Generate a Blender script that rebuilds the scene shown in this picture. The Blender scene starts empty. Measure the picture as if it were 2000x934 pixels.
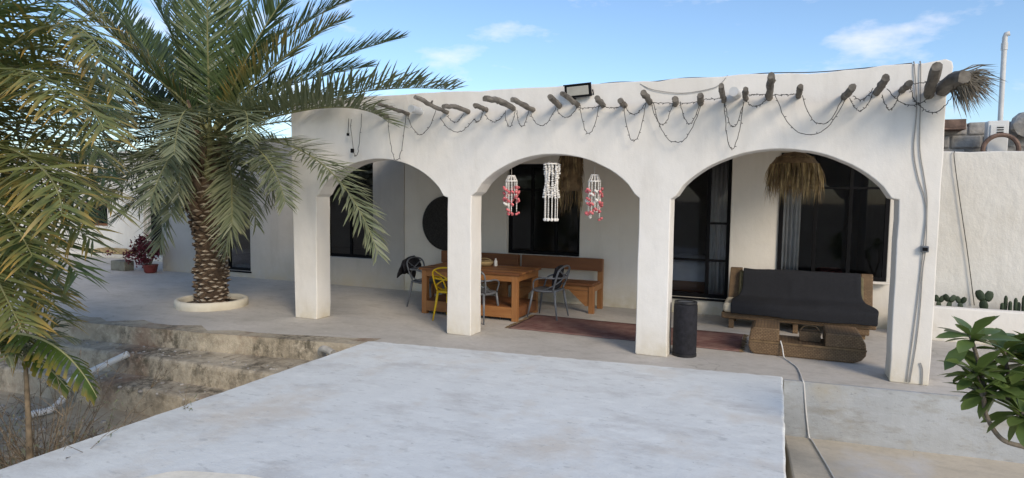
import bpy, bmesh, math, random
from mathutils import Vector, Matrix
from mathutils import noise as mnoise
R = math.radians
random.seed(7)
scene = bpy.context.scene
COL = scene.collection

# ------------------------------------------------------------------ camera
cam_d = bpy.data.cameras.new('camera'); cam = bpy.data.objects.new('camera', cam_d); COL.objects.link(cam)
right = Vector((0.922, 0.387, 0.013)).normalized()
fwd = Vector((-0.385, 0.920, -0.069)); fwd = (fwd - right*fwd.dot(right)).normalized()
up = right.cross(fwd)
M3 = Matrix((right, up, -fwd)).transposed()
cam.matrix_world = Matrix.Translation((0, 0, 1.95)) @ M3.to_4x4()
cam_d.lens = 22.5; cam_d.sensor_width = 36; cam_d.clip_end = 2000; cam_d.clip_start = .05
scene.camera = cam

# ------------------------------------------------------------------ light
SUN_EL, SUN_AZ = 29, 48            # azimuth: degrees to the right of the facade's normal
sd = Vector((math.sin(R(SUN_AZ))*math.cos(R(SUN_EL)), -math.cos(R(SUN_AZ))*math.cos(R(SUN_EL)), math.sin(R(SUN_EL))))
sl = bpy.data.lights.new('sun', 'SUN'); sun = bpy.data.objects.new('sun', sl); COL.objects.link(sun)
sl.energy = 1.5; sl.angle = R(20.0); sl.color = (1.0, .85, .66)
sun.rotation_euler = sd.to_track_quat('Z', 'Y').to_euler(); sun.location = (8, -12, 12)
world = bpy.data.worlds.new('World'); scene.world = world; world.use_nodes = True
wn = world.node_tree.nodes; wl = world.node_tree.links
bg = wn['Background']; bg.inputs['Strength'].default_value = 0.110
sky = wn.new('ShaderNodeTexSky'); sky.sky_type = 'NISHITA'; sky.sun_disc = False
sky.sun_elevation = R(SUN_EL); sky.sun_rotation = math.atan2(sd.x, sd.y)
sky.air_density = 1.0; sky.dust_density = 0.6; sky.ozone_density = 3.6
tc = wn.new('ShaderNodeTexCoord'); mp = wn.new('ShaderNodeMapping'); mp.inputs['Scale'].default_value = (1, 1, 2.6)
mp.inputs['Location'].default_value = (3.1, 1.2, .4)
nz = wn.new('ShaderNodeTexNoise'); nz.inputs['Scale'].default_value = 5.5; nz.inputs['Detail'].default_value = 7; nz.inputs['Roughness'].default_value = .58
cr = wn.new('ShaderNodeValToRGB'); cr.color_ramp.elements[0].position = .54; cr.color_ramp.elements[1].position = .78
cr.color_ramp.elements[1].color = (.8, .8, .8, 1)
mx = wn.new('ShaderNodeMix'); mx.data_type = 'RGBA'; mx.inputs['B'].default_value = (6.3, 6.1, 6.3, 1)
wl.new(tc.outputs['Generated'], mp.inputs['Vector']); wl.new(mp.outputs['Vector'], nz.inputs['Vector'])
wl.new(nz.outputs['Fac'], cr.inputs['Fac']); wl.new(cr.outputs['Color'], mx.inputs['Factor'])
wl.new(sky.outputs['Color'], mx.inputs['A']); wl.new(mx.outputs['Result'], bg.inputs['Color'])
vs = scene.view_settings; vs.view_transform = 'Standard'; vs.look = 'None'; vs.gamma = 1; vs.use_curve_mapping = False
vs.exposure = 0.78

# ------------------------------------------------------------------ helpers
def V(*a): return Vector(a)
class MB:
    def __init__(s): s.v = []; s.f = []; s.m = []; s.c = None
    def add(s, vs, fs, m=0):
        o = len(s.v); s.v += [tuple(p) for p in vs]
        for f in fs: s.f.append([i+o for i in f]); s.m.append(m)
        return s
    def box(s, a, b, m=0):
        x0, y0, z0 = a; x1, y1, z1 = b
        return s.add([(x0,y0,z0),(x1,y0,z0),(x1,y1,z0),(x0,y1,z0),(x0,y0,z1),(x1,y0,z1),(x1,y1,z1),(x0,y1,z1)],
                     [(0,3,2,1),(4,5,6,7),(0,1,5,4),(1,2,6,5),(2,3,7,6),(3,0,4,7)], m)
    def obox(s, p, q, w, h, m=0, roll=0):
        p = Vector(p); q = Vector(q); d = (q-p).normalized()
        u = Vector((0,0,1)) if abs(d.z) < .95 else Vector((1,0,0))
        a = d.cross(u).normalized(); b = a.cross(d)
        if roll: a, b = a*math.cos(roll)+b*math.sin(roll), b*math.cos(roll)-a*math.sin(roll)
        vs = [c + a*sx*w/2 + b*sz*h/2 for c in (p, q) for sx, sz in ((-1,-1),(1,-1),(1,1),(-1,1))]
        return s.add(vs, [(3,2,1,0),(4,5,6,7),(0,1,5,4),(1,2,6,5),(2,3,7,6),(3,0,4,7)], m)
    def tube(s, pts, rad, n=8, m=0, cap=True, squash=1.0):
        pts = [Vector(p) for p in pts]; N = len(pts)
        rs = rad if isinstance(rad, (list, tuple)) else [rad]*N
        prev = None; vs = []
        for i, p in enumerate(pts):
            t = (pts[min(i+1, N-1)] - pts[max(i-1, 0)]).normalized()
            if prev is None:
                u = Vector((0,0,1)) if abs(t.z) < .9 else Vector((1,0,0)); a = t.cross(u).normalized()
            else:
                a = (prev - t*prev.dot(t)).normalized()
            prev = a; b = t.cross(a)
            for k in range(n):
                an = 2*math.pi*k/n
                vs.append(p + (a*math.cos(an) + b*math.sin(an)*squash)*rs[i])
        fs = [(i*n+k, i*n+(k+1) % n, (i+1)*n+(k+1) % n, (i+1)*n+k) for i in range(N-1) for k in range(n)]
        if cap: fs += [tuple(range(n))[::-1], tuple(range((N-1)*n, N*n))]
        return s.add(vs, fs, m)
    def lathe(s, prof, n=24, c=(0,0,0), m=0, cap=True):
        vs = [(c[0]+r*math.cos(2*math.pi*k/n), c[1]+r*math.sin(2*math.pi*k/n), c[2]+z) for r, z in prof for k in range(n)]
        fs = [(i*n+k, i*n+(k+1) % n, (i+1)*n+(k+1) % n, (i+1)*n+k) for i in range(len(prof)-1) for k in range(n)]
        if cap: fs += [tuple(range(n))[::-1], tuple(range((len(prof)-1)*n, len(prof)*n))]
        return s.add(vs, fs, m)
    def prism_xz(s, poly, y0, y1, m=0):
        n = len(poly)
        vs = [(x, y0, z) for x, z in poly] + [(x, y1, z) for x, z in poly]
        return s.add(vs, [tuple(range(n)), tuple(range(n, 2*n))[::-1]] + [((i+1) % n, i, i+n, (i+1) % n+n) for i in range(n)], m)
    def prism_xy(s, poly, z0, z1, m=0):
        n = len(poly)
        vs = [(x, y, z1) for x, y in poly] + [(x, y, z0) for x, y in poly]
        return s.add(vs, [tuple(range(n)), tuple(range(n, 2*n))[::-1]] + [((i+1) % n, i, i+n, (i+1) % n+n) for i in range(n)], m)
    def ball(s, c, r, m=0, n=6, sc=(1,1,1)):
        prof = [(-1, 0)] ; vs = []; fs = []
        rows = max(3, n//2+1)
        for i in range(1, rows):
            th = math.pi*i/rows
            for k in range(n):
                vs.append((c[0]+r*sc[0]*math.sin(th)*math.cos(2*math.pi*k/n), c[1]+r*sc[1]*math.sin(th)*math.sin(2*math.pi*k/n), c[2]-r*sc[2]*math.cos(th)))
        for i in range(rows-2):
            for k in range(n): fs.append((i*n+k, i*n+(k+1) % n, (i+1)*n+(k+1) % n, (i+1)*n+k))
        fs += [tuple(range(n))[::-1], tuple(range((rows-2)*n, (rows-1)*n))]
        return s.add(vs, fs, m)
    def mesh(s, name, mats, smooth=False, fix=True):
        me = bpy.data.meshes.new(name); me.from_pydata(s.v, [], s.f)
        for m in (mats if isinstance(mats, (list, tuple)) else [mats]): me.materials.append(m)
        me.polygons.foreach_set('material_index', s.m)
        if smooth: me.polygons.foreach_set('use_smooth', [True]*len(s.f))
        if s.c:
            at = me.attributes.new('lf', 'FLOAT_COLOR', 'POINT')
            at.data.foreach_set('color', [x for c in s.c for x in c])
        if fix:
            bm = bmesh.new(); bm.from_mesh(me); bmesh.ops.recalc_face_normals(bm, faces=bm.faces); bm.to_mesh(me); bm.free()
        me.update(); return me
    def obj(s, name, mats, parent=None, smooth=False, bevel=0, fix=True, seg=2):
        return put(name, s.mesh(name, mats, smooth, fix), parent, bevel, seg)
def put(name, me, parent=None, bevel=0, seg=2, loc=None, rot=None):
    o = bpy.data.objects.new(name, me); COL.objects.link(o)
    if parent: o.parent = parent
    if loc is not None: o.location = loc
    if rot is not None: o.rotation_euler = rot
    if bevel:
        b = o.modifiers.new('bevel', 'BEVEL'); b.width = bevel; b.segments = seg; b.limit_method = 'ANGLE'; b.angle_limit = R(35)
    return o
def tag(o, label, cat, group=None):
    o['label'] = label; o['category'] = cat
    if group: o['group'] = group
    return o
def struct(o): o['kind'] = 'structure'; return o
def thing(name, label, cat, loc=(0,0,0), rz=0, group=None):
    o = bpy.data.objects.new(name, None); COL.objects.link(o); o.empty_display_size = .1
    o.location = loc; o.rotation_euler = (0, 0, rz)
    return tag(o, label, cat, group)
def fbm(x, y, z=0, s=1): return mnoise.fractal(Vector((x*s, y*s, z*s)), .8, 2.0, 4)
def bez(a, c, b, n): return [a*(1-t)**2 + c*2*t*(1-t) + b*t*t for t in [i/(n-1) for i in range(n)]]
def spline(pts, n=8):
    P = [Vector(p) for p in pts]; P = [P[0]*2-P[1]] + P + [P[-1]*2-P[-2]]; out = []
    for i in range(1, len(P)-2):
        for k in range(n):
            t = k/n; a, b, c, d = P[i-1:i+3]
            out.append(.5*((2*b) + (c-a)*t + (2*a-5*b+4*c-d)*t*t + (3*b-a-3*c+d)*t**3))
    out.append(P[-2]); return out

# ------------------------------------------------------------------ materials
class NT:
    def cracks(s, scale, width=.006, patch=.45):
        """hairline cracks: warped cell edges, only here and there"""
        v = s.coord('Position'); n = s.n.new('ShaderNodeTexNoise'); n.inputs['Scale'].default_value = 3.5; n.inputs['Detail'].default_value = 5; s.L(v, n.inputs['Vector'])
        w = s.n.new('ShaderNodeVectorMath'); w.operation = 'MULTIPLY_ADD'; w.inputs[1].default_value = (.28, .28, .28); s.L(n.outputs['Color'], w.inputs[0]); s.L(v, w.inputs[2])
        vo = s.n.new('ShaderNodeTexVoronoi'); vo.feature = 'DISTANCE_TO_EDGE'; vo.inputs['Scale'].default_value = scale; s.L(w.outputs[0], vo.inputs['Vector'])
        r = s.n.new('ShaderNodeMapRange'); r.inputs['From Min'].default_value = width; r.inputs['From Max'].default_value = 0; s.L(vo.outputs['Distance'], r.inputs['Value'])
        return s.math('MULTIPLY', r.outputs['Result'], s.noise(.9, 3, .5, v, patch, patch+.12))
    def __init__(s, name):
        s.m = bpy.data.materials.new(name); s.m.use_nodes = True; s.t = s.m.node_tree; s.n = s.t.nodes
        s.b = s.n['Principled BSDF']; s.out = s.n['Material Output']
    def L(s, a, b): s.t.links.new(a, b)
    def coord(s, kind='Object', scale=(1,1,1)):
        if kind == 'Position': src = s.n.new('ShaderNodeNewGeometry').outputs['Position']
        else: src = s.n.new('ShaderNodeTexCoord').outputs[kind]
        mp = s.n.new('ShaderNodeMapping'); mp.inputs['Scale'].default_value = scale; s.L(src, mp.inputs['Vector']); return mp.outputs['Vector']
    def noise(s, scale, detail=4, rough=.55, vec=None, lo=.35, hi=.65):
        n = s.n.new('ShaderNodeTexNoise'); n.inputs['Scale'].default_value = scale; n.inputs['Detail'].default_value = detail; n.inputs['Roughness'].default_value = rough
        if vec is not None: s.L(vec, n.inputs['Vector'])
        r = s.n.new('ShaderNodeMapRange'); r.inputs['From Min'].default_value = lo; r.inputs['From Max'].default_value = hi
        s.L(n.outputs['Fac'], r.inputs['Value']); return r.outputs['Result']
    def math(s, op, a, b=None, clamp=False):
        n = s.n.new('ShaderNodeMath'); n.operation = op; n.use_clamp = clamp
        for i, x in enumerate((a, b)):
            if x is None: continue
            if isinstance(x, (int, float)): n.inputs[i].default_value = x
            else: s.L(x, n.inputs[i])
        return n.outputs[0]
    def mix(s, f, a, b, mode='MIX'):
        n = s.n.new('ShaderNodeMix'); n.data_type = 'RGBA'; n.blend_type = mode
        for k, x in (('Factor', f), ('A', a), ('B', b)):
            if isinstance(x, (int, float)): n.inputs[k].default_value = x
            elif isinstance(x, tuple): n.inputs[k].default_value = (*x, 1) if len(x) == 3 else x
            else: s.L(x, n.inputs[k])
        return n.outputs['Result']
    def color(s, c): 
        if isinstance(c, tuple): s.b.inputs['Base Color'].default_value = (*c, 1)
        else: s.L(c, s.b.inputs['Base Color'])
    def bump(s, h, strength=.3, dist=.02):
        n = s.n.new('ShaderNodeBump'); n.inputs['Strength'].default_value = strength; n.inputs['Distance'].default_value = dist
        s.L(h, n.inputs['Height']); s.L(n.outputs['Normal'], s.b.inputs['Normal'])
    def set(s, rough=None, spec=None, metal=None):
        if rough is not None: s.b.inputs['Roughness'].default_value = rough
        if spec is not None: s.b.inputs['Specular IOR Level'].default_value = spec
        if metal is not None: s.b.inputs['Metallic'].default_value = metal
        return s.m
def simple(name, col, rough=.6, var=.15, scale=12, bump=0, spec=.4, metal=0, bscale=None):
    t = NT(name); v = t.coord('Object')
    f = t.noise(scale, 4, vec=v)
    t.color(t.mix(f, tuple(c*(1-var) for c in col), tuple(min(1, c*(1+var)) for c in col)))
    if bump: t.bump(t.noise(bscale or scale*3, 5, vec=v, lo=0, hi=1), bump)
    return t.set(rough, spec, metal)
def plaster(name, base, stain, dirt, stain_amt=.35, dirt_top=.9, bump=.22, big=.7):
    """hand-trowelled limewash: cloudy patches, drip streaks, damp stains rising from the foot"""
    t = NT(name); v = t.coord('Position'); vs = t.coord('Position', (2.2, 2.2, .35))
    c1 = t.noise(big, 5, .6, v, .38, .68); c2 = t.noise(4.5, 5, .6, v, .4, .75)
    st = t.noise(2.2, 5, .65, vs, .52, .78)
    c = t.mix(t.math('MULTIPLY', c1, stain_amt), base, stain)
    c = t.mix(t.math('MULTIPLY', c2, stain_amt*.5), c, tuple(x*.82 for x in base))
    c = t.mix(t.math('MULTIPLY', st, stain_amt*.45), c, tuple(x*.72 for x in stain))
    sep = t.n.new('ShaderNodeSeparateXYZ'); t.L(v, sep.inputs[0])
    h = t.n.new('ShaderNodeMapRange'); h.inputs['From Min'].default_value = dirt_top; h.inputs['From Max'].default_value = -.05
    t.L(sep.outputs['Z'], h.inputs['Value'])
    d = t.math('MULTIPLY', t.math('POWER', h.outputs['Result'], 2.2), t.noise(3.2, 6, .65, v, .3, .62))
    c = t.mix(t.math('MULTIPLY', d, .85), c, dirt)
    t.color(c)
    tr = t.noise(9, 5, .55, t.coord('Position', (1, 1, .6)), 0, 1); fine = t.noise(70, 3, .5, v, 0, 1)
    t.bump(t.math('ADD', t.math('MULTIPLY', tr, 1.0), t.math('MULTIPLY', fine, .18)), bump, .03)
    return t.set(.9, .2)
M = {}
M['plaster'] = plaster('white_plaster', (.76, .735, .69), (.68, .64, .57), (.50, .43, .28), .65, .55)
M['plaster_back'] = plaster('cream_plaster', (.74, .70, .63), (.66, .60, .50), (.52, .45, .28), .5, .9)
M['plaster_wing'] = plaster('grey_plaster', (.52, .50, .47), (.42, .39, .35), (.46, .39, .27), .7, .8)
M['plaster_garden'] = plaster('garden_plaster', (.70, .685, .635), (.60, .565, .49), (.50, .45, .35), .6, .5, .5)
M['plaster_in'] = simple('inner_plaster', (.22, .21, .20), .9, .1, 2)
def concrete(name, a, b, dark, amt=.7, tint=None, streak=(1, 3, 1), mode=0):
    """mode 0 cement, 1 brushed paint with worn scuffs, 2 mould and rust stained"""
    t = NT(name); v = t.coord('Position'); vs = t.coord('Position', streak)
    c = t.mix(t.noise(.9, 6, .6, v, .36, .66), a, b)
    c = t.mix(t.math('MULTIPLY', t.noise(1.7, 7, .68, vs, .5, .72), amt), c, dark)
    c = t.mix(t.math('MULTIPLY', t.noise(14, 4, .6, v, .45, .8), .35 if mode != 1 else .15), c, tuple(x*.7 for x in b))
    if tint: c = t.mix(t.math('MULTIPLY', t.noise(.8, 5, .6, t.coord('Position', (1.3, 1, 1)), .52, .66), .8), c, tint)
    if mode == 1:
        fs = t.coord('Position', (streak[0]*1.6, streak[1]*1.8, streak[2]*1.6))
        c = t.mix(t.math('MULTIPLY', t.noise(5.5, 4, .6, fs, .60, .70), .5), c, tuple(x*.62 for x in b))      # scuffs
        c = t.mix(t.math('MULTIPLY', t.noise(3.0, 6, .7, fs, .52, .72), .5), c, tuple(min(.9, x*1.12) for x in a))  # brush strokes
        c = t.mix(t.math('MULTIPLY', t.noise(30, 2, .5, v, .70, .74), .45), c, tuple(x*.5 for x in b))
    else:
        c = t.mix(t.math('MULTIPLY', t.noise(26, 3, .6, vs, .62, .72), .4), c, tuple(x*.6 for x in b))
        c = t.mix(t.math('MULTIPLY', t.noise(4.2, 6, .75, vs, .58, .7), .45), c, tuple(min(.8, x*1.22) for x in a))
    if mode == 2:
        c = t.mix(t.math('MULTIPLY', t.math('MULTIPLY', t.noise(1.1, 4, .6, v, .48, .62), t.noise(10, 6, .75, t.coord('Position', (1, 1, .6)), .42, .58)), .85), c, (.07, .062, .042))
        c = t.mix(t.math('MULTIPLY', t.noise(18, 5, .7, v, .55, .68), .5), c, tuple(min(.8, x*1.2) for x in a))
    if mode == 0: c = t.mix(t.math('MULTIPLY', t.cracks(.6, .006, .5), .35), c, tuple(x*.5 for x in dark))
    t.color(c)
    t.bump(t.math('ADD', t.noise(6, 6, .6, v, 0, 1), t.math('MULTIPLY', t.noise(60, 3, .6, v, 0, 1), .25)), .4 if mode != 2 else .8, .02 if mode != 2 else .04)
    return t.set(.85, .3)
M['terrace'] = concrete('terrace_concrete', (.56, .525, .475), (.47, .44, .39), (.30, .275, .23), .5, streak=(1.4, 2.6, 1))
M['steps'] = concrete('stained_step_concrete', (.50, .44, .34), (.38, .325, .24), (.14, .115, .08), .8, (.21, .12, .075), (1.6, 1.6, 1.6), 2)
M['slab'] = concrete('pale_painted_slab', (.74, .765, .75), (.675, .70, .69), (.47, .46, .44), .7, (.63, .59, .52), (.8, 1.5, 1), 1)
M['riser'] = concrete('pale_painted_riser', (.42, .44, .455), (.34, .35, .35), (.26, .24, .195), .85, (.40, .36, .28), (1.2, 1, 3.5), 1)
M['lower'] = concrete('cream_lower_tread', (.60, .53, .42), (.52, .455, .35), (.38, .34, .27), .6, (.56, .55, .53))
M['patch'] = simple('cream_slab_patch', (.84, .79, .67), .9, .08, 6, .3)
M['sand'] = concrete('sandy_soil', (.44, .375, .27), (.34, .285, .205), (.19, .155, .11), .6)
M['soil'] = simple('dark_soil', (.10, .075, .05), .95, .3, 18, .6)
M['ring'] = plaster('cream_ring_plaster', (.66, .62, .52), (.58, .53, .42), (.36, .31, .22), .8, .22)
M['block'] = simple('grey_block', (.33, .315, .29), .95, .3, 5, .8)
M['black'] = simple('black_metal', (.006, .006, .007), .7, .2, 8, spec=.12)
M['block_dark'] = simple('mossy_block', (.14, .14, .115), .95, .3, 5, .8)
M['blackplastic'] = simple('black_plastic', (.014, .014, .015), .5, .2, 8)
M['dark_disc'] = simple('dark_woven_disc', (.022, .02, .018), .8, .4, 40, .5)
M['grey_plastic'] = simple('grey_plastic', (.13, .14, .155), .35, .1, 8)
M['yellow_plastic'] = simple('yellow_plastic', (.72, .46, .012), .35, .06, 8)
M['cloth_black'] = simple('black_cloth', (.012, .012, .016), .85, .4, 14, .4)
M['throw'] = simple('charcoal_throw', (.022, .023, .027), .95, .2, 90, .25, .2)
M['cushion'] = simple('cream_cushion', (.58, .52, .40), .95, .1, 9, .2)
M['olive'] = simple('olive_cushion', (.13, .11, .06), .95, .3, 22, .3)
M['white_pvc'] = simple('white_pvc', (.62, .62, .60), .45, .1, 5)
M['dirty_pvc'] = simple('dirty_pvc', (.42, .39, .34), .6, .25, 7)
M['wire_dark'] = simple('dark_wire', (.05, .048, .042), .6, .2, 8)
M['wire_grey'] = simple('grey_wire', (.30, .29, .27), .6, .1, 8)
M['wire_white'] = simple('white_wire', (.62, .60, .56), .5, .1, 8)
M['bulb'] = simple('clear_bulb', (.35, .34, .30), .3, .1, 8)
M['shell_white'] = simple('white_shell', (.74, .71, .66), .4, .1, 20)
M['shell_pink'] = simple('pink_shell', (.60, .15, .16), .5, .35, 20)
M['cord'] = simple('pale_cord', (.50, .46, .40), .8, .1, 20)
M['straw'] = simple('straw', (.36, .26, .125), .8, .45, 9)
M['straw_dark'] = simple('brown_straw', (.17, .11, .055), .8, .4, 9)
M['dry_leaf'] = simple('dry_grey_leaf', (.16, .14, .11), .8, .35, 9)
M['curtain'] = simple('grey_curtain', (.70, .69, .67), .9, .08, 6)
M['bedding'] = simple('pale_bedding', (.60, .62, .66), .9, .1, 5, .3)
M['red_cloth'] = simple('red_patterned_cloth', (.35, .10, .08), .9, .5, 18)
M['rust'] = simple('rusty_sheet', (.15, .095, .07), .7, .35, 8, .4)
M['red_pot'] = simple('dull_red_pot', (.17, .035, .03), .6, .15, 8)
M['white_box'] = simple('white_enamel', (.62, .62, .60), .4, .06, 5)
M['stem'] = simple('grey_bark', (.16, .135, .105), .85, .3, 14, .6)
M['twig'] = simple('dry_twig', (.17, .13, .085), .9, .35, 14)
def wood(name, a, b, axis=(14, 1.5, 14), rough=.55):
    t = NT(name); v = t.coord('Object', axis)
    f = t.noise(1.0, 6, .6, v, .3, .7)
    oi = t.n.new('ShaderNodeObjectInfo')
    c = t.mix(f, a, b); c = t.mix(t.math('MULTIPLY', oi.outputs['Random'], .35), c, tuple(x*.55 for x in a))
    t.color(c); t.bump(f, .25, .01); return t.set(rough, .4)
M['wood'] = wood('orange_pine', (.36, .165, .055), (.26, .105, .032), (2, 16, 16))
M['wood_v'] = wood('orange_pine_upright', (.38, .175, .06), (.27, .11, .034), (16, 16, 2))
M['wood_dark'] = wood('red_brown_pine', (.21, .085, .03), (.145, .055, .02), (2, 16, 16))
M['pole'] = wood('weathered_pole', (.25, .225, .19), (.07, .062, .052), (12, 4, 12), .95)
def wicker(name, a, b):
    t = NT(name); v = t.coord('Object', (26, 26, 40))
    br = t.n.new('ShaderNodeTexBrick'); br.inputs['Scale'].default_value = 1; br.offset = .5
    br.inputs['Color1'].default_value = (*a, 1); br.inputs['Color2'].default_value = (*b, 1); br.inputs['Mortar'].default_value = (a[0]*.25, a[1]*.25, a[2]*.25, 1)
    br.inputs['Mortar Size'].default_value = .08; br.inputs['Brick Width'].default_value = 1.0; br.inputs['Row Height'].default_value = .8
    rot = t.n.new('ShaderNodeMapping'); rot.inputs['Rotation'].default_value = (R(90), 0, 0); t.L(v, rot.inputs['Vector']); t.L(rot.outputs['Vector'], br.inputs['Vector'])
    c = t.mix(t.math('MULTIPLY', t.noise(.22, 4, .6, v, .35, .65), .6), br.outputs['Color'], tuple(x*.45 for x in a))
    t.color(c); t.bump(br.outputs['Fac'], -.6, .01); return t.set(.65, .35)
M['wicker'] = wicker('brown_wicker', (.24, .155, .082), (.165, .10, .052))
def rugmat():
    t = NT('red_brown_rug'); v = t.coord('Object')
    w = t.n.new('ShaderNodeTexWave'); w.bands_direction = 'Y'; w.inputs['Scale'].default_value = 3.2; w.inputs['Distortion'].default_value = 1.5; w.inputs['Detail'].default_value = 2
    t.L(v, w.inputs['Vector'])
    c = t.mix(w.outputs['Fac'], (.125, .06, .055), (.19, .10, .09))
    c = t.mix(t.math('MULTIPLY', t.noise(5, 5, .6, v), .5), c, (.30, .20, .165))
    t.color(c); t.bump(t.noise(90, 2, .5, v, 0, 1), .4, .01); return t.set(.95, .1)
M['rug'] = rugmat()
def glassmat():
    t = NT('tinted_glass'); t.n.remove(t.b)
    tr = t.n.new('ShaderNodeBsdfTransparent'); tr.inputs['Color'].default_value = (.80, .81, .82, 1)
    gl = t.n.new('ShaderNodeBsdfGlossy'); gl.inputs['Roughness'].default_value = .03; gl.inputs['Color'].default_value = (.9, .93, 1, 1)
    fr = t.n.new('ShaderNodeFresnel'); fr.inputs['IOR'].default_value = 1.3; mxs = t.n.new('ShaderNodeMixShader')
    t.L(fr.outputs[0], mxs.inputs[0]); t.L(tr.outputs[0], mxs.inputs[1]); t.L(gl.outputs[0], mxs.inputs[2]); t.L(mxs.outputs[0], t.out.inputs['Surface'])
    return t.m
M['glass'] = glassmat()
def leafmat(name, a, b, tip, tipstart=.55, tipamt=.8, rough=.42, trans=.28):
    t = NT(name); at = t.n.new('ShaderNodeAttribute'); at.attribute_name = 'lf'
    sep = t.n.new('ShaderNodeSeparateColor'); t.L(at.outputs['Color'], sep.inputs[0])
    oi = t.n.new('ShaderNodeObjectInfo')
    c = t.mix(sep.outputs['Green'], a, b)
    c = t.mix(t.math('MULTIPLY', oi.outputs['Random'], .4), c, tuple(x*.6 for x in a))
    r = t.n.new('ShaderNodeMapRange'); r.inputs['From Min'].default_value = tipstart; r.inputs['From Max'].default_value = 1.05
    t.L(sep.outputs['Red'], r.inputs['Value'])
    c = t.mix(t.math('MULTIPLY', t.math('MULTIPLY', r.outputs['Result'], sep.outputs['Blue']), tipamt), c, tip)
    t.color(c); t.set(rough, .5)
    td = t.n.new('ShaderNodeBsdfTranslucent'); t.L(t.mix(.5, c, (.22, .24, .03)), td.inputs['Color'])
    ms = t.n.new('ShaderNodeMixShader'); ms.inputs[0].default_value = trans
    t.L(t.b.outputs[0], ms.inputs[1]); t.L(td.outputs[0], ms.inputs[2]); t.L(ms.outputs[0], t.out.inputs['Surface'])
    return t.m
M['frond'] = leafmat('palm_leaflets', (.135, .19, .08), (.065, .11, .045), (.28, .23, .10), .6, .5)
M['frond_old'] = leafmat('greyed_palm_leaflets', (.24, .265, .165), (.125, .155, .085), (.34, .29, .15), .55, .5)
M['frond_y'] = leafmat('yellowing_sunlit_leaflets', (.22, .235, .085), (.12, .15, .055), (.55, .31, .07), .42, 1.0)
M['rachis'] = simple('palm_rachis', (.20, .20, .09), .6, .2, 6)
M['plumeria'] = leafmat('glossy_leaf', (.145, .215, .065), (.085, .145, .042), (.24, .26, .09), .7, .5, .32, .25)
M['banana'] = leafmat('banana_leaf', (.09, .15, .025), (.06, .105, .02), (.34, .22, .05), .55, .9, .45, .4)
M['dryb'] = simple('dry_banana', (.22, .15, .07), .9, .4, 10)
M['boug'] = leafmat('bougainvillea_leaf', (.17, .012, .045), (.06, .02, .02), (.2, .012, .05), .3, .6, .9, .15)
M['cactus'] = simple('cactus_skin', (.035, .055, .028), .6, .25, 14, .3)
M['trunk'] = simple('palm_trunk', (.06, .04, .026), .95, .35, 9, .8)
M['boot'] = simple('palm_leaf_base', (.15, .105, .07), .9, .45, 7, .7)
M['boot_face'] = simple('cut_leaf_base', (.36, .31, .245), .9, .25, 12, .5)
M['brick'] = simple('dull_brick', (.20, .10, .065), .9, .3, 10, .5)

# ================================================================== SETTING
# ground
m = MB(); m.add([(-400,-400,-.85),(400,-400,-.85),(400,400,-.85),(-400,400,-.85)], [(0,1,2,3)])
struct(m.obj('ground', M['sand']))
# raised terrace; its front edge runs slightly askew to the house
edge = [(-30,5.4),(-14,5.78),(-9.87,6.07),(-8.4,6.24),(-6.6,6.47),(-4.87,6.75),(-2.4,7.05),(.07,7.38),(2.2,7.55),(9,7.9)]
fine = []
for i in range(len(edge)-1):
    (x0,y0),(x1,y1) = edge[i], edge[i+1]; k = max(1, int((x1-x0)/.35)) if x0 > -15 else 2
    for j in range(k):
        x = x0+(x1-x0)*j/k; fine.append((x, y0+(y1-y0)*j/k + .025*fbm(x, 3, 0, 2.3)))
fine.append(edge[-1])
terr = [p for p in fine if p[0] <= .07] ; 
m = MB(); m.prism_xy(fine + [(9,17),(-30,17)], -1.1, 0); struct(m.obj('terrace', M['terrace'], bevel=.025, seg=2))
# steps descending from the terrace's left part
def step(name, ys, z, x0=-30, x1=-4.7):
    n = 60; pts = []
    for i in range(n+1):
        x = x0+(x1-x0)*i/n; t = (x+14)/(9.1); pts.append((x, ys[0]+(ys[1]-ys[0])*t + .035*fbm(x, z*9, 1, 2.0)))
    m = MB(); m.prism_xy(pts + [(x1, 7.0), (x0, 7.0)], -1.08, z)
    return struct(m.obj(name, M['steps'], bevel=.05, seg=3))
step('upper_step', (5.62, 5.92), -.25)
step('lower_step', (5.12, 5.55), -.52)
# terrace face under the left edge is dirtier than its top: a thin render coat over the riser
m = MB(); rc = [(x, y-.012) for x, y in fine if -30 <= x <= -4.7]
m.prism_xy(rc + [(x, y+.05) for x, y in rc[::-1]], -.30, .0028); struct(m.obj('terrace_riser', M['steps'], bevel=.002))
m = MB(); ed = [(x, y) for x, y in fine if -14.2 <= x <= -4.7]; k = len(ed)
inn = [(x, y + .16 + .30*max(0, fbm(x*1.1, 2, 6, 1.4)+.35) + .05*fbm(x*5, 3, 0)) for x, y in ed]
m.add([(x, y-.004, .0045) for x, y in ed] + [(x, y, .0035) for x, y in inn], [(i, i+1, k+i+1, k+i) for i in range(k-1)]); struct(m.obj('edge_screed', M['steps']))
# right-hand riser and lower tread beside the slab
m = MB(); rr = [(x, y-.014) for x, y in fine if .07 <= x <= 9]
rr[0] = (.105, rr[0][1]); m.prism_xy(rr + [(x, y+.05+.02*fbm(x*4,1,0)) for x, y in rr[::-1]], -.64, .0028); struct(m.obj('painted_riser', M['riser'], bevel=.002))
m = MB(); m.prism_xy([(.112,7.45),(.155,6.9),(.235,5.6),(.42,3.2),(9,3.4),(9,7.95)], -1.0, -.60); struct(m.obj('lower_terrace', M['lower'], bevel=.02))
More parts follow.
